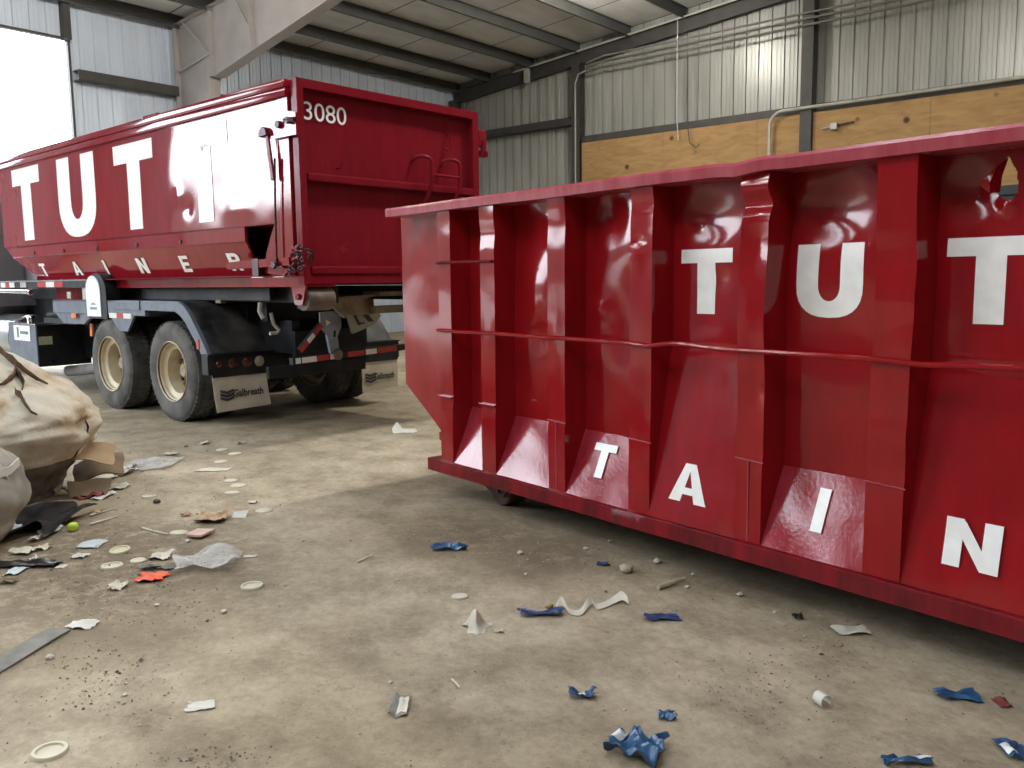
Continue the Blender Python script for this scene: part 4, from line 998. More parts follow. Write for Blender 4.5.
# cab
mb = MB(); mb.prism([(7.72, 1.15), (7.72, 3.0), (7.85, 3.12), (9.3, 3.12), (9.85, 2.3), (10.3, 2.2), (10.45, .75), (8.3, .75), (8.1, 1.15)], 'x', .06, 2.28); cab = mb.build('cab', CAB_GREY, TR)
mb = MB(); mb.box(.5, 1.84, 7.705, 7.718, 2.05, 2.75); mb.build('rear_window', GLASS_DK, cab)
mb = MB(); mb.prism([(8.3, 2.1), (8.3, 2.8), (9.2, 2.8), (9.55, 2.15)], 'x', .05, .058); mb.build('side_window', GLASS_DK, cab)
mb = MB(); mb.box(.5, 1.85, 7.3, 7.70, 1.3, 1.95); mb.build('hydraulic_tank', mat('hazy_grey_tank', (.22, .22, .24), .5), TR)

# ================================================================== BAGS AND DEBRIS AT LEFT
def blob(name, m, rx, ry, rz, seed, shape=None, parent=None, fold=.05, nu=56, nv=36, zmin=0.0):
    mb = MB()
    def f(u, v):
        a = 2 * PI * u; p = -PI / 2 + PI * v
        cx = math.copysign(abs(math.cos(a)) ** .75, math.cos(a)) * abs(math.cos(p)) ** .55; cy = math.copysign(abs(math.sin(a)) ** .75, math.sin(a)) * abs(math.cos(p)) ** .55
        z = (math.copysign(abs(math.sin(p)) ** .8, math.sin(p)) + 1) / 2
        x, y = cx, cy
        if shape: x, y, z = shape(x, y, z)
        P = Vector((x * rx, y * ry, z * rz))
        n = Vector((x, y, (z - .5))).normalized()
        d = fold * noise.noise((P.x * 2.6 + seed, P.y * 2.6, P.z * 6.0)) + fold * .5 * noise.noise((P.x * 7 + seed, P.y * 7, P.z * 15)) + fold * .8 * abs(noise.noise((P.x * 1.6, P.y * 1.6 + seed, P.z * 4)))
        P += n * d
        P.z = max(P.z, zmin)
        return P
    us, vs_ = lin(0, 1, nu), lin(.0, 1, nv)
    g = mb.grid(f, us, vs_)
    bmesh.ops.remove_doubles(mb.bm, verts=mb.bm.verts, dist=.002)
    return mb.build(name, m, parent, smooth=True, angle=70)
c = floor_at(62, 512)
bag = empty('bulk_bag', (-3.74, 5.80, 0), 0.0)
tag(bag, 'large stained tan bulk bag slumped at left beside the truck', 'bulk bag')
BAGP = [(0, .55), (.12, .60), (.25, .70), (.36, .80), (.48, .86), (.56, .85), (.63, .80), (.74, .70), (.82, .56), (.90, .46), (.98, .34), (1.04, .18), (1.06, .02)]
def bag_r(z):
    for (z0, r0), (z1, r1) in zip(BAGP, BAGP[1:]):
        if z <= z1: return lerp(r0, r1, (z - z0) / (z1 - z0))
    return .01
def bag_pt(a, t, off=0.0):
    """surface of the slumped bag: a = heading, t = 0 foot .. 1 top"""
    z = 1.06 * t ** .9
    r = bag_r(z); left = max(0, -math.cos(a))
    r = lerp(r, .82 * max(.0, 1 - max(0, t - .8) / .2) ** .5, left)
    sq = 1 / (abs(math.cos(a)) ** 3 + abs(math.sin(a)) ** 3) ** (1 / 3)
    x, y = math.cos(a) * r * lerp(1, sq, .5), math.sin(a) * r * .84 * lerp(1, sq, .5)
    P = Vector((x, y, z)); n = Vector((math.cos(a), math.sin(a), .15))
    # swags hanging between the corners, deeper low down, and small creases
    sw = math.sin(z * 26 + 3.0 * math.cos(a * 1.5 + .6) + 2 * noise.noise((x * 2, y * 2, z))) * .016 * max(0, 1 - abs(z - .38) / .4)
    d = sw + .04 * noise.noise((x * 3 + 3, y * 3, z * 4)) + .028 * noise.noise((x * 8, y * 8, z * 11)) - .02 * abs(noise.noise((x * 7 + 2, y * 7, z * 16))) - .03 * abs(noise.noise((x * 4, y * 4 + 3, z * 9 + x * 6))) - .03 * abs(noise.noise((x * 2.4 + 7, y * 2.4, z * 3.2))) * (1 if z > .4 else .3)
    if t > .02: P += n * (d + off)
    P.z = max(P.z, 0.0)
    return P
mb = MB(); mb.grid(lambda u, t: bag_pt(2 * PI * u, t), lin(0, 1, 120), lin(.22, 1, 60)); bmesh.ops.remove_doubles(mb.bm, verts=mb.bm.verts, dist=.001)
mb.build('bag_body', BAG, bag, smooth=True, angle=80)
mb = MB(); mb.grid(lambda u, t: bag_pt(2 * PI * u, t), lin(0, 1, 120), lin(0, .22, 16)); bmesh.ops.remove_doubles(mb.bm, verts=mb.bm.verts, dist=.001)
mb.build('bag_foot', BAG_DARK, bag, smooth=True, angle=80)['label'] = 'dirty dark foot of the bag'
RAG = mat('brown_rag', (.13, .08, .05), .85, var=.3, scale=20)
def rag(pts, w, seed=0):
    L = [Vector(p) for p in pts]; n = len(L) - 1; out = Vector((.5, -.55, .5)).normalized()
    def f(i, j):
        k = min(int(i), n - 1); q = L[k].lerp(L[k + 1], i - k)
        ww = w * (1 - .8 * (i / n) ** 1.5) * (1 + .5 * noise.noise((i * 1.7, seed, j)))
        return q + out * (.012 + .012 * math.sin(PI * j)) + Vector((.15, -.2, 1)).normalized() * ww * (j - .4)
    mb = MB(); mb.grid(f, lin(0, n, n * 4), lin(0, 1, 4)); mb.thicken(.006)
    mb.build('bag_tie', RAG, bag, smooth=True, angle=60)
rag([(.164, -.007, 1.038), (.277, .0, 1.002), (.389, -.051, .937), (.463, -.047, .875), (.529, -.03, .817), (.60, -.03, .780)], .075, 1)
rag([(.426, -.09, .905), (.449, -.121, .877), (.478, -.128, .851), (.535, -.191, .804), (.56, -.26, .77)], .07, 2)
rag([(.449, -.121, .877), (.472, -.203, .846), (.464, -.274, .822), (.45, -.33, .81)], .06, 3)
rag([(.54, -.315, .767), (.592, -.344, .738), (.636, -.383, .698), (.684, -.409, .65), (.72, -.40, .625)], .05, 4)
bag2 = empty('bulk_bag', (-3.12, 4.66, 0), 0.3)
tag(bag2, 'grey woven bulk bag with white lifting straps at the left edge', 'bulk bag')
blob('bag_body', BAG_G, .34, .34, .60, 21.0, lambda x, y, z: (x * (.86 + .2 * math.sin(PI * z)), y * (.86 + .2 * math.sin(PI * z)), z), bag2, fold=.035)
mb = MB()
def strap(pts, w):
    pts = [Vector(p) for p in pts]
    mb.grid(lambda i, j: pts[int(i)] + Vector((0, 0, w * (j - .5))), list(range(len(pts))), [0, 1])
strap([(.02, -.37, .49), (.16, -.355, .46), (.28, -.26, .44), (.335, -.12, .44), (.35, .02, .46)], .045)
strap([(.06, -.33, .60), (.20, -.27, .57), (.29, -.20, .50), (.325, -.14, .42)], .045)
mb.thicken(.006); mb.build('lifting_strap', STRAP, bag2, smooth=True)

RN = random.Random(12)
def place(o, px, py, rz=0.0, dz=0.0):
    p = floor_at(px, py); o.location = (p.x, p.y, dz); o.rotation_euler = (0, 0, rz); return o

SURF = {}
def scrap(px, py, wpx, hpx, m, lab, cat, name, rise=.02, seed=1, group=None, rz=0.0, ragged=.25, nx=9, ny=6, t=.0018, fold=1.0, peak=None):
    """a crumpled scrap: width and ground depth from its size in the photo"""
    p = floor_at(px, py); s = metres_per_px(p); dist = (p - CAM).length
    w = wpx * s; flat = max(.35 * rise, .004)
    d = max(hpx * s - rise * .55, 2.0 * s) / (CAM_H / dist) * .9
    d = min(d, w * 1.6 + .05)
    mb = MB(); rr = random.Random(seed)
    def f(u, v):
        eu = 1 + ragged * noise.noise((v * 3.1 + seed, seed * 1.7, 0)); ev = 1 + ragged * noise.noise((u * 3.1 - seed, 5.1, seed * .7))
        x = (u - .5) * w * eu; y = (v - .5) * d * ev
        zz = .5 + .5 * noise.noise((u * 2.3 * fold + seed * 3.3, v * 1.9 * fold, seed)) + .2 * noise.noise((u * 6 + seed, v * 5, seed * 2.2))
        if peak: zz = .12 * zz + .9 * math.exp(-((u - peak[0]) ** 2 + (v - peak[1]) ** 2) / peak[2])
        x += .12 * w * noise.noise((u * 3, v * 3, seed + 9)); y += .15 * d * noise.noise((u * 3, v * 3, seed + 4))
        return (x, y, max(0.001, rise * zz * 1.2 - rise * .12))
    mb.grid(f, lin(0, 1, nx), lin(0, 1, ny)); mb.thicken(t)
    o = mb.build(name, m, None, smooth=True, angle=40)
    zmin = min(v.co.z for v in o.data.vertices); SURF[o.name] = f
    place(o, px, py, rz, -zmin + .0005)
    return tag(o, lab, cat, group)

def lid(px, py, wpx, lab, m=CREAM, tilt=0.0, group='round pale plastic lids on the floor', rim=True, squash=1.0):
    p = floor_at(px, py); r = wpx * metres_per_px(p) / 2
    mb = MB()
    h = .012
    prof = [(.0005, h * .45), (r * .72, h * .45), (r * .78, h), (r * .96, h), (r, h * .7), (r, 0), (r * .96, .0), (.0005, 0)] if rim else [(.0005, h * .7), (r * .9, h * .7), (r, h * .4), (r, 0), (.0005, 0)]
    mb.lathe(prof, 'z', (0, 0, 0), 32)
    if squash != 1.0:
        for v in mb.bm.verts: v.co.y *= squash
    o = mb.build('plastic_disc', m, None, smooth=True, angle=40)
    place(o, px, py, RN.uniform(-.4, .4)); o.rotation_euler[0] = tilt
    if tilt: o.location.z = abs(math.sin(tilt)) * r
    return tag(o, lab.replace(' lid', ' plastic lid', 1), 'lid', group)
lid(50, 753, 34, 'cream lid with a raised rim lying nearest the camera at lower left')
lid(252, 587, 22, 'white lid lying alone right of the plastic bag')
lid(112, 567, 21, 'cream lid below the tilted ivory lid, beside the red plastic')
lid(120, 552, 20, 'tilted ivory lid propped on the floor', IVORY, .10)
lid(149, 497, 14, 'pale lid lying alone right of the cardboard pile', PAPER_C)
lid(179, 533, 18, 'thin cream lid beside the pink tile', CREAM, rim=False, squash=.8)
lid(264, 511, 17, 'thin cream lid right of the white card', CREAM, rim=False)
lid(238, 486, 15, 'upper cream lid overlapping the cluster behind the white card', CREAM, rim=False)
lid(231, 481, 13, 'small pale lid at the back of the cluster behind the white card', PAPER_C, rim=False)
lid(232, 493, 15, 'front cream lid of the cluster behind the white card', CREAM, rim=False, squash=.8)
lid(221, 462, 13, 'cream lid beyond the cluster, left of its neighbour', CREAM, rim=False)
lid(235, 454, 13, 'cream lid beside a standing white chip far back on the floor', CREAM, rim=False)
lid(222, 450, 12, 'pale lid far back on the floor nearest the truck wheel', PAPER_C, rim=False)
lid(460, 597, 17, 'chipped cream disc lying alone in the middle of the floor', PAPER_C, rim=False, squash=.85)
lid(138, 561, 15, 'cream lid half under the dark flap beside the red plastic', CREAM, rim=False)

# blue scraps
G_B = 'blue foil scraps on the floor'
scrap(449, 549, 34, 10, BLUE_S, 'bird-shaped blue scrap lying alone in the middle distance', 'scrap', 'foil_scrap', .05, 3, G_B)
scrap(541, 615, 42, 10, BLUE_P, 'blue and white twisted scrap beside the long paper ribbon', 'scrap', 'foil_scrap', .035, 5, G_B)
scrap(662, 619, 36, 10, BLUE_P, 'dark blue scrap right of the paper ribbon', 'scrap', 'foil_scrap', .035, 8, G_B)
scrap(603, 565, 13, 7, BLUE_P, 'tiny blue scrap among stones near the container', 'scrap', 'foil_scrap', .035, 9, G_B)
s1 = scrap(582, 697, 27, 13, BLUE_S, 'crumpled blue scrap with a white fold near the foreground', 'scrap', 'foil_scrap', .04, 11, G_B)
scrap(667, 718, 18, 13, BLUE_S, 'small curled blue scrap near the foreground', 'scrap', 'foil_scrap', .035, 14, G_B)
s2 = scrap(637, 752, 50, 42, BLUE_S, 'largest blue scrap, torn and crumpled, at the bottom edge', 'scrap', 'foil_scrap', .085, 17, G_B, rz=-.5, ragged=.6, nx=16, ny=12, fold=1.6)
scrap(957, 697, 40, 14, BLUE_S, 'folded blue scrap beside a maroon chip', 'scrap', 'foil_scrap', .025, 21, G_B, rz=-.12)
s3 = scrap(908, 764, 48, 14, BLUE_S, 'dark blue scrap cut by the bottom edge of the photo', 'scrap', 'foil_scrap', .04, 24, G_B)
s4 = scrap(1014, 752, 28, 26, BLUE_S, 'blue scrap in the bottom corner beneath the container', 'scrap', 'foil_scrap', .045, 27, G_B)
s5 = scrap(400, 707, 18, 24, GREYBOARD, 'grey scrap with a pale inner face on open floor', 'scrap', 'foil_scrap', .02, 31)
def facet(o, u0, u1, v0, v1, m=REF_W, name='white_fold'):
    fn = SURF[o.name]
    mb = MB(); mb.grid(lambda u, v: Vector(fn(u, v)) + Vector((0, -.002, .003)), lin(u0, u1, 6), lin(v0, v1, 6)); mb.thicken(.001)
    f = mb.build(name, m, o, smooth=True); f['label'] = 'white inner face'; return f
facet(s1, .42, .62, .1, .9); facet(s2, .05, .22, .5, .98); facet(s3, .55, .95, .3, .8); facet(s4, .02, .3, .1, .6); facet(s5, .45, .95, .15, .9, PAPER_C, 'pale_backing')
# paper and card
G_P = 'pale paper scraps on the floor'
def psc(px, py, w, h, lab, m=PAPER, rise=.015, seed=1, rz=0.0, cat='scrap', name='paper_scrap', group=G_P, **k):
    return scrap(px, py, w, h, m, lab, cat, name, rise, seed, group, rz, **k)
psc(82, 626, 28, 10, 'white paper scrap beside the end of the grey strip', rise=.02, seed=41, ragged=.15)
psc(201, 707, 27, 11, 'white paper scrap lying alone in the lower left floor', rise=.015, seed=43, rz=.25, ragged=.15)
psc(477, 629, 27, 21, 'peaked cream paper scrap left of the blue and white scrap', PAPER_C, rise=.085, seed=45, fold=.8, peak=(.42, .6, .09), ragged=.8)
psc(499, 632, 9, 5, 'small cream chip just right of the peaked paper', PAPER_C, rise=.02, seed=46)
psc(405, 431, 22, 10, 'white crumpled paper near the far container corner', rise=.09, seed=48, peak=(.15, .5, .05))
psc(851, 632, 33, 11, 'ragged cream paper scrap in the shade of the container', PAPER_C, rise=.02, seed=50, ragged=.5)
psc(214, 470, 30, 4, 'long pale paper strip behind the lid cluster', PAPER_C, rise=.01, seed=52)
psc(92, 545, 22, 9, 'pale blue and white torn wrapper near the lime ball', PAPER_B, rise=.02, seed=54)
psc(80, 557, 14, 6, 'small white shell-shaped scrap left of the tilted lid', PAPER, rise=.02, seed=56)
psc(62, 567, 9, 4, 'thin white sliver left of the shell-shaped scrap', PAPER, rise=.008, seed=57)
psc(18, 571, 15, 11, 'pale blue scrap at the left below the grey bag', PAPER_B, rise=.02, seed=58)
psc(51, 531, 19, 10, 'pale blue scrap beside the dark plastic', PAPER_B, rise=.04, seed=60, rz=.3)
psc(65, 521, 11, 6, 'off-white chip next to the lime ball', PAPER_C, rise=.025, seed=61)
psc(27, 501, 16, 14, 'white card leaning between the two bulk bags', PAPER, rise=.12, seed=63)
psc(36, 541, 10, 9, 'white torn scrap on the dark plastic', PAPER, rise=.06, seed=64)
psc(24, 553, 20, 10, 'cream torn scrap beside the foot of the grey bag', CREAM, rise=.05, seed=65)
psc(118, 488, 20, 9, 'cream lump of paper beside the maroon scrap', PAPER_C, rise=.05, seed=66)
psc(125, 474, 12, 14, 'white torn scrap at the end of the cardboard', PAPER, rise=.07, seed=68, ragged=.5)
psc(104, 497, 13, 9, 'white branching scrap beside the maroon piece', PAPER, rise=.03, seed=69, ragged=.7)
psc(185, 447, 3, 5, 'tiny white chip standing on the floor far back', PAPER, rise=.05, seed=70)
psc(241, 444, 6, 5, 'tiny white standing chip by the far lids', PAPER, rise=.05, seed=71)
psc(250, 557, 13, 3, 'thin cream sliver right of the plastic bag', PAPER_C, rise=.01, seed=72)
psc(253, 503, 8, 4, 'small white chip behind the white card', PAPER, rise=.02, seed=73)
psc(118, 588, 16, 12, 'cream bent scrap in front of the red plastic', PAPER_C, rise=.05, seed=74, ragged=.5)
psc(161, 558, 22, 11, 'off-white flap behind the dark strip by the red plastic', PAPER_C, rise=.05, seed=75)

EXTRA = [(12, 531, 20, 10, PAPER_B, 'pale blue torn bag scrap low beside the grey bag'), (47, 512, 16, 8, GREYBOARD, 'grey crumpled lump at the dark foot of the tan bag'), (58, 506, 14, 8, CARD_D, 'small damp card scrap at the dark foot of the tan bag'),
    (70, 509, 12, 6, STONE_D, 'dark clod beside the damp card scrap'), (33, 560, 9, 5, PAPER, 'white flake in front of the low black film'), (44, 549, 12, 7, CREAM, 'cream flake behind the low black film'),
    (8, 583, 16, 8, CARD_D, 'brown damp scrap at the left edge of the floor'), (111, 478, 12, 8, PAPER_C, 'cream torn lump on the end of the cardboard'), (131, 468, 8, 6, PAPER, 'white chip at the tip of the cardboard'),
    (97, 514, 9, 4, BROWN, 'small brown flake by the two pale splinters'), (186, 516, 10, 5, BROWN, 'small orange-brown flake left of the crumpled brown scrap'), (171, 455, 12, 4, PAPER_C, 'pale flake beyond the clear film'), (205, 444, 9, 4, PAPER_C, 'pale flake far back near the wheel')]
for k, (px, py, w, h, m, lab) in enumerate(EXTRA): scrap(px, py, w, h, m, lab, 'scrap', 'torn_scrap', .035, 200 + k * 3, ragged=.45)
def slab(name, px, py, w, d, t, rz, m, lab, cat, group=None, tilt=(0, 0), dz=0.0, bend=0.0):
    mb = MB(); mb.grid(lambda x, y: (x * (1 + .22 * noise.noise((y * 7, px, 2))), y * (1 + .3 * noise.noise((x * 8, px, 5))), bend * math.sin(PI * (x / w + .5)) + .004 * noise.noise((x * 9, y * 9, px))), lin(-w / 2, w / 2, 10), lin(-d / 2, d / 2, 8)); mb.thicken(t)
    o = mb.build(name, m, None, smooth=True, angle=40); place(o, px, py, rz, dz); o.rotation_euler[0] = tilt[0]; o.rotation_euler[1] = tilt[1]
    return tag(o, lab, cat, group)
slab('card', 240, 516, .085, .085, .002, .1, PAPER, 'square white card lying on the floor', 'card', tilt=(.25, 0), dz=.012)
slab('tile', 200, 536, .11, .13, .012, -.25, PINK, 'pink square tile lying on the floor', 'tile', dz=.014)
scrap(212, 520, 32, 13, BROWN, 'crumpled brown and orange scrap left of the white card', 'scrap', 'crumpled_scrap', .05, 81, ragged=.5)
scrap(152, 579, 26, 14, REDORANGE, 'crumpled red-orange plastic among the litter', 'scrap', 'crumpled_plastic', .05, 83, ragged=.4)
scrap(158, 569, 38, 9, GREYBOARD, 'dark grey rubber strip behind the red-orange plastic', 'scrap', 'rubber_strip', .05, 85)
scrap(1002, 704, 13, 11, MAROON, 'maroon chip right of the folded blue scrap', 'scrap', 'chip', .015, 87)
scrap(94, 497, 22, 11, MAROON, 'maroon scrap under the cardboard', 'scrap', 'crumpled_scrap', .07, 89)
scrap(798, 619, 10, 7, BLACKPL, 'tiny black crumpled scrap near the container shade', 'scrap', 'crumpled_scrap', .03, 91)
scrap(40, 525, 62, 46, BLACKPL, 'black plastic film crumpled between the two bags', 'plastic film', 'plastic_film', .09, 93, nx=22, ny=18, ragged=.6)
scrap(30, 566, 60, 9, BLACKPL, 'low strip of black plastic film below the grey bag', 'plastic film', 'plastic_film', .04, 95, nx=18, ny=8)
scrap(151, 465, 50, 14, FILM, 'clear plastic film lying beyond the cardboard', 'plastic film', 'plastic_film', .05, 97, nx=18, ny=10)
scrap(206, 565, 64, 27, FILM, 'crumpled clear plastic bag right of the red plastic', 'plastic bag', 'plastic_bag', .10, 99, nx=16, ny=10, rz=.25, fold=.8)
o = blob('ball', LIME, .027, .027, .05, 5, None, None, fold=.006, nu=20, nv=14); place(o, 73, 531); tag(o, 'small lime green ball among the litter', 'ball')
# paper ribbon
pts = [(556, 611, .02), (562, 607, .035), (570, 613, .012), (580, 614, .010), (587, 609, .03), (592, 605, .035), (597, 608, .012), (606, 606, .012), (614, 603, .02), (622, 602, .038), (628, 605, .03)]
mb = MB(); P = []
for a, b, z in pts:
    p = floor_at(a, b); P.append(Vector((p.x, p.y, z)))
o0 = P[5].copy(); o0.z = 0
def rb(i, j):
    k = min(int(i), len(P) - 2); t = i - k
    p0, p1, p2, p3 = P[max(k - 1, 0)], P[k], P[k + 1], P[min(k + 2, len(P) - 1)]
    q = .5 * (2 * p1 + (p2 - p0) * t + (2 * p0 - 5 * p1 + 4 * p2 - p3) * t * t + (3 * p1 - p0 - 3 * p2 + p3) * t ** 3) - o0
    return Vector((q.x, q.y + (j - .5) * .05, max(.002, q.z * (.5 + .6 * j))))
mb.grid(rb, lin(0, len(P) - 1, 70), lin(0, 1, 4)); mb.thicken(.0015)
o = mb.build('paper_ribbon', PAPER_C, None, smooth=True, angle=50); o.location = o0; tag(o, 'long twisted cream paper ribbon on the floor', 'paper')
# curled white strip
mb = MB(); mb.grid(lambda a, y: (.020 * math.cos(a) * (1 + .05 * a), y, .022 + .020 * math.sin(a) * (1 + .05 * a)), lin(-.6, 4.6, 22), lin(-.022, .022, 4)); mb.thicken(.002)
o = mb.build('curled_strip', PAPER, None, smooth=True, angle=60); place(o, 822, 705, .35); tag(o, 'white curled strip standing on the floor at lower right', 'strip')

# cardboard pile beside the large bag
slab('cardboard', 100, 486, .34, .30, .010, .35, CARD_D, 'damp brown cardboard slab propped beside the tan bag', 'cardboard', tilt=(.35, -.22), dz=.12, bend=.05)
slab('cardboard', 90, 497, .26, .12, .006, .3, CARD_D, 'dark front flap of the cardboard pile beside the tan bag', 'cardboard', tilt=(1.0, 0), dz=.062)
slab('cardboard', 97, 492, .26, .22, .006, .25, CARD, 'light brown cardboard flap on top of the damp slab', 'cardboard', tilt=(.42, .18), dz=.275, bend=.025)
slab('board', 86, 470, .03, .30, .010, -.2, CREAM, 'thin cream board leaning against the tan bag', 'board', tilt=(.9, 0), dz=.33)
# grey strip at the left edge
a, b = floor_at(-40, 690), floor_at(60, 631); d = (b - a)
mb = MB(); L_ = d.length; mb.grid(lambda x, y: (x, y, .012 + .006 * noise.noise((x * 4, y * 9, 0)) + (.03 if y > .05 else 0) * 0), lin(-L_ / 2, L_ / 2, 20), lin(-.05, .05, 4)); mb.thicken(.008)
o = mb.build('strip', GREYBOARD); m_ = (a + b) / 2; o.location = (m_.x, m_.y, 0); o.rotation_euler = (0, 0, math.atan2(d.y, d.x)); tag(o, 'long grey strip lying at the left edge of the floor', 'strip')
# sticks
def stick(px0, py0, px1, py1, r, lab, m=WOODM):
    a, b = floor_at(px0, py0), floor_at(px1, py1); c = (a + b) / 2; mb = MB()
    q = [(a - c).lerp(b - c, t) + Vector((0, 0, r + .002 + .003 * math.sin(3 * t + px0))) for t in lin(0, 1, 5)]
    mb.tube(q, r, 6, r_end=r * .6); o = mb.build('stick', m); o.location = (c.x, c.y, 0); tag(o, lab, 'stick', 'splinters on the floor')
stick(658, 590, 685, 582, .014, 'grey-brown stick near the container shade')
stick(357, 563, 373, 557, .006, 'thin pale stick left of the bird-shaped blue scrap', PAPER_C)
stick(452, 681, 460, 690, .005, 'tiny cream stick in the middle of the lower floor', PAPER_C)
stick(90, 517, 115, 509, .006, 'pale splinter beside the cardboard, upper of two', PAPER_C)
stick(90, 526, 118, 517, .007, 'pale splinter beside the cardboard, lower of two', PAPER_C)
stick(142, 529, 168, 536, .007, 'branching pale stick left of the thin cream lid', PAPER_C)
stick(96, 548, 108, 538, .005, 'white splinter crossing the torn wrapper', PAPER)
# stones
def stone(px, py, wpx, lab, m=STONE, seed=1):
    p = floor_at(px, py); r = wpx * metres_per_px(p) / 2
    mb = MB(); bmesh.ops.create_icosphere(mb.bm, subdivisions=3, radius=r)
    for v in mb.bm.verts:
        v.co *= 1 + .35 * noise.noise(v.co / r * 1.1 + Vector((seed * 3.7, 0, 0))); v.co.z *= .62
    z = min(v.co.z for v in mb.bm.verts)
    o = mb.build('stone', m, None, smooth=True, angle=50); place(o, px, py, seed, -z - .001); tag(o, lab, 'stone', 'loose stones on the floor')
for k, (px, py, w, lab, m) in enumerate((
    (520, 554, 6, 'small white stone right of the bird-shaped blue scrap', STONE), (657, 563, 8, 'round white stone nearest the container shade', STONE), (626, 572, 13, 'flat tan stone near the stick', mat('tan_stone', (.40, .34, .25), .85)),
    (586, 550, 5, 'tiny white stone beyond the tiny blue scrap', STONE), (549, 608, 8, 'ochre pebble at the left end of the paper ribbon', mat('ochre_stone', (.33, .24, .11), .85)), (526, 575, 4, 'tiny pale pebble above the paper ribbon', STONE),
    (610, 542, 4, 'tiny pale pebble under the container edge', STONE), (687, 588, 5, 'pale pebble at the end of the stick', STONE), (740, 596, 6, 'white chip of stone in the container shade', STONE),
    (775, 613, 4, 'tiny grey pebble beside the black scrap', STONE), (190, 704, 5, 'white pebble touching the lone white paper scrap', STONE), (224, 613, 6, 'pale pebble below the lone white lid', STONE),
    (157, 606, 5, 'pale pebble below the red-orange plastic', STONE), (125, 696, 5, 'tan pebble in the lower left floor', STONE), (50, 659, 8, 'pale pebble below the grey strip', STONE), (625, 710, 3, 'tiny white pebble right of the crumpled blue scrap', STONE),
    (391, 683, 4, 'tiny pale pebble above the grey scrap', STONE), (157, 503, 7, 'dark pebble touching the lone pale lid', STONE_D), (188, 542, 5, 'white pebble at the corner of the pink tile', STONE), (303, 541, 3, 'tiny pale pebble in open floor', STONE))):
    stone(px, py, w, lab, m, k + 1)
# crumbs nobody could count
mb = MB(); rnd = random.Random(77)
def crumb(px, py, r):
    p = floor_at(px, py)
    if (p - Vector((-3.74, 5.8, 0))).length < .95 or (p - Vector((-3.0, 4.63, 0))).length < .48: return
    a = rnd.random() * 6.3; q = []
    for dx, dy, dz in ((1, 0, .1), (0, 1, 0), (-1, 0, 0), (0, -1, .1), (.2, .1, .8), (0, 0, -.35)):
        k = r * rnd.uniform(.6, 1.35)
        q.append(mb.bm.verts.new((p.x + k * (dx * math.cos(a) - dy * math.sin(a)), p.y + k * (dx * math.sin(a) + dy * math.cos(a)), r * .3 + dz * k)))
    for f in ((0, 1, 4), (1, 2, 4), (2, 3, 4), (3, 0, 4), (1, 0, 5), (2, 1, 5), (3, 2, 5), (0, 3, 5)): mb.bm.faces.new([q[x] for x in f])
cl = [(455, 535, 60, 14, 70), (545, 555, 45, 12, 60), (100, 675, 50, 25, 70), (170, 600, 70, 20, 60), (60, 540, 60, 30, 110), (150, 490, 70, 40, 80), (235, 470, 60, 40, 60), (740, 690, 40, 25, 40), (820, 650, 60, 25, 40), (650, 560, 60, 20, 50), (200, 760, 50, 8, 30), (130, 455, 40, 20, 60), (115, 590, 60, 30, 60)]
for cx_, cy_, sx, sy, n in cl:
    for _ in range(n * 3):
        px, py = rnd.gauss(cx_, sx * .7), rnd.gauss(cy_, sy * .8)
        if 425 < py < 775: crumb(px, py, rnd.uniform(.0015, .0055) * (1.0 if rnd.random() < .93 else 2.0))
for _ in range(900):
    px, py = rnd.uniform(-10, 1030), rnd.uniform(440, 775)
    if py < 480 and px > 430: continue
    crumb(px, py, rnd.uniform(.0012, .0045))
tag(mb.build('floor_crumbs', CRUMB), 'scattered crumbs of grit and dirt over the floor', 'grit', kind='stuff')

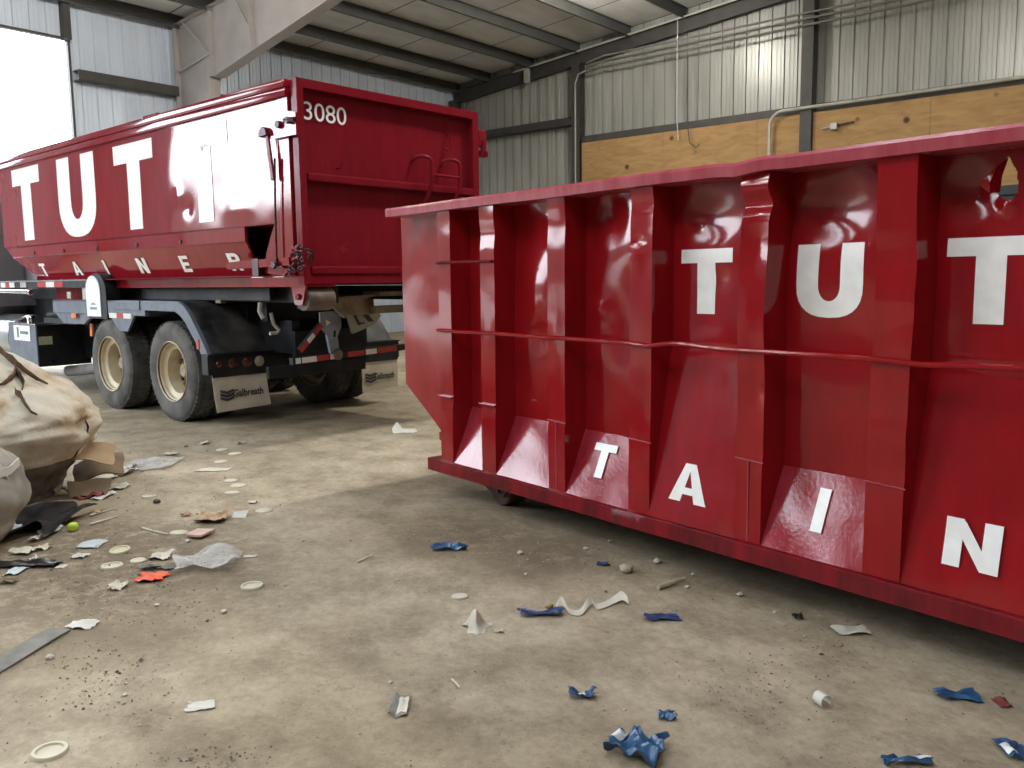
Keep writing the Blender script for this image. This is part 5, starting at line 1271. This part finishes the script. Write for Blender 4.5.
# ================================================================== LIGHT
W = bpy.data.worlds.new('world'); SC.world = W; W.use_nodes = True
nt = W.node_tree; bg = nt.nodes['Background']
tc = nt.nodes.new('ShaderNodeTexCoord'); sp = nt.nodes.new('ShaderNodeSeparateXYZ'); nt.links.new(tc.outputs['Generated'], sp.inputs[0])
cr = nt.nodes.new('ShaderNodeValToRGB'); e = cr.color_ramp.elements
e[0].position = .0; e[0].color = (.05, .05, .045, 1); e[1].position = .102; e[1].color = (.88, .93, 1.0, 1)
k = e.new(.080); k.color = (.06, .065, .06, 1); k = e.new(1.0); k.color = (.80, .90, 1.0, 1)
nt.links.new(sp.outputs['Z'], cr.inputs['Fac']); nt.links.new(cr.outputs['Color'], bg.inputs['Color'])
bg.inputs['Strength'].default_value = 22.0

def light(name, kind, loc, energy, color=(1, 1, 1), rot=(0, 0, 0), **k):
    l = bpy.data.lights.new(name, kind); l.energy = energy; l.color = color
    for a, b in k.items(): setattr(l, a, b)
    o = bpy.data.objects.new(name, l); COL.objects.link(o); o.location = loc; o.rotation_euler = rot; return o
def portal(name, c, w, h, rot):
    o = light(name, 'AREA', c, 1.0, rot=rot, shape='RECTANGLE', size=w, size_y=h); o.data.cycles.is_portal = True
for a, b, h in DOORS: portal('door_portal', hp(-.2, (a + b) / 2, h / 2), b - a, h, (PI / 2, 0, HALL_A - PI / 2))
for a, b, c, d in FILL_OPENINGS: portal('roof_fill_portal', hp((a + b) / 2, (c + d) / 2, roof_z((a + b) / 2) + .15), b - a, d - c, (0, 0, HALL_A))
# high-bay lamps under the roof; further unseen ones added to fill the hall
for v, u, w in ((8.0, 3.7, 560), (17, 3.7, 150), (5.5, 13.5, 700), (14, 10, 1900), (26, 13.5, 400), (8, 22.5, 300), (17, 22.5, 250)):
    light('high_bay_and_fill_lamp', 'POINT', hp(v, u, roof_z(v) - .6), w, (1.0, .95, .86), shadow_soft_size=.22)

# ================================================================== CAMERA
cd = bpy.data.cameras.new('camera'); cam = bpy.data.objects.new('camera', cd); COL.objects.link(cam)
cd.sensor_fit = 'HORIZONTAL'; cd.sensor_width = 36; cd.lens = F_PX / 1024 * 36; cd.clip_start = .05; cd.clip_end = 300
M = Matrix((RT, UP, -FWD)).transposed()
cam.matrix_world = Matrix.Translation(CAM) @ M.to_4x4()
SC.camera = cam
vs = SC.view_settings; vs.view_transform = 'Standard'; vs.look = 'None'; vs.gamma = 1; vs.exposure = -0.42; vs.use_curve_mapping = False
SC.display_settings.display_device = 'sRGB'
try: SC.cycles.max_bounces = 10; SC.cycles.diffuse_bounces = 5; SC.cycles.use_denoising = True; SC.cycles.sample_clamp_indirect = 8
except Exception: pass
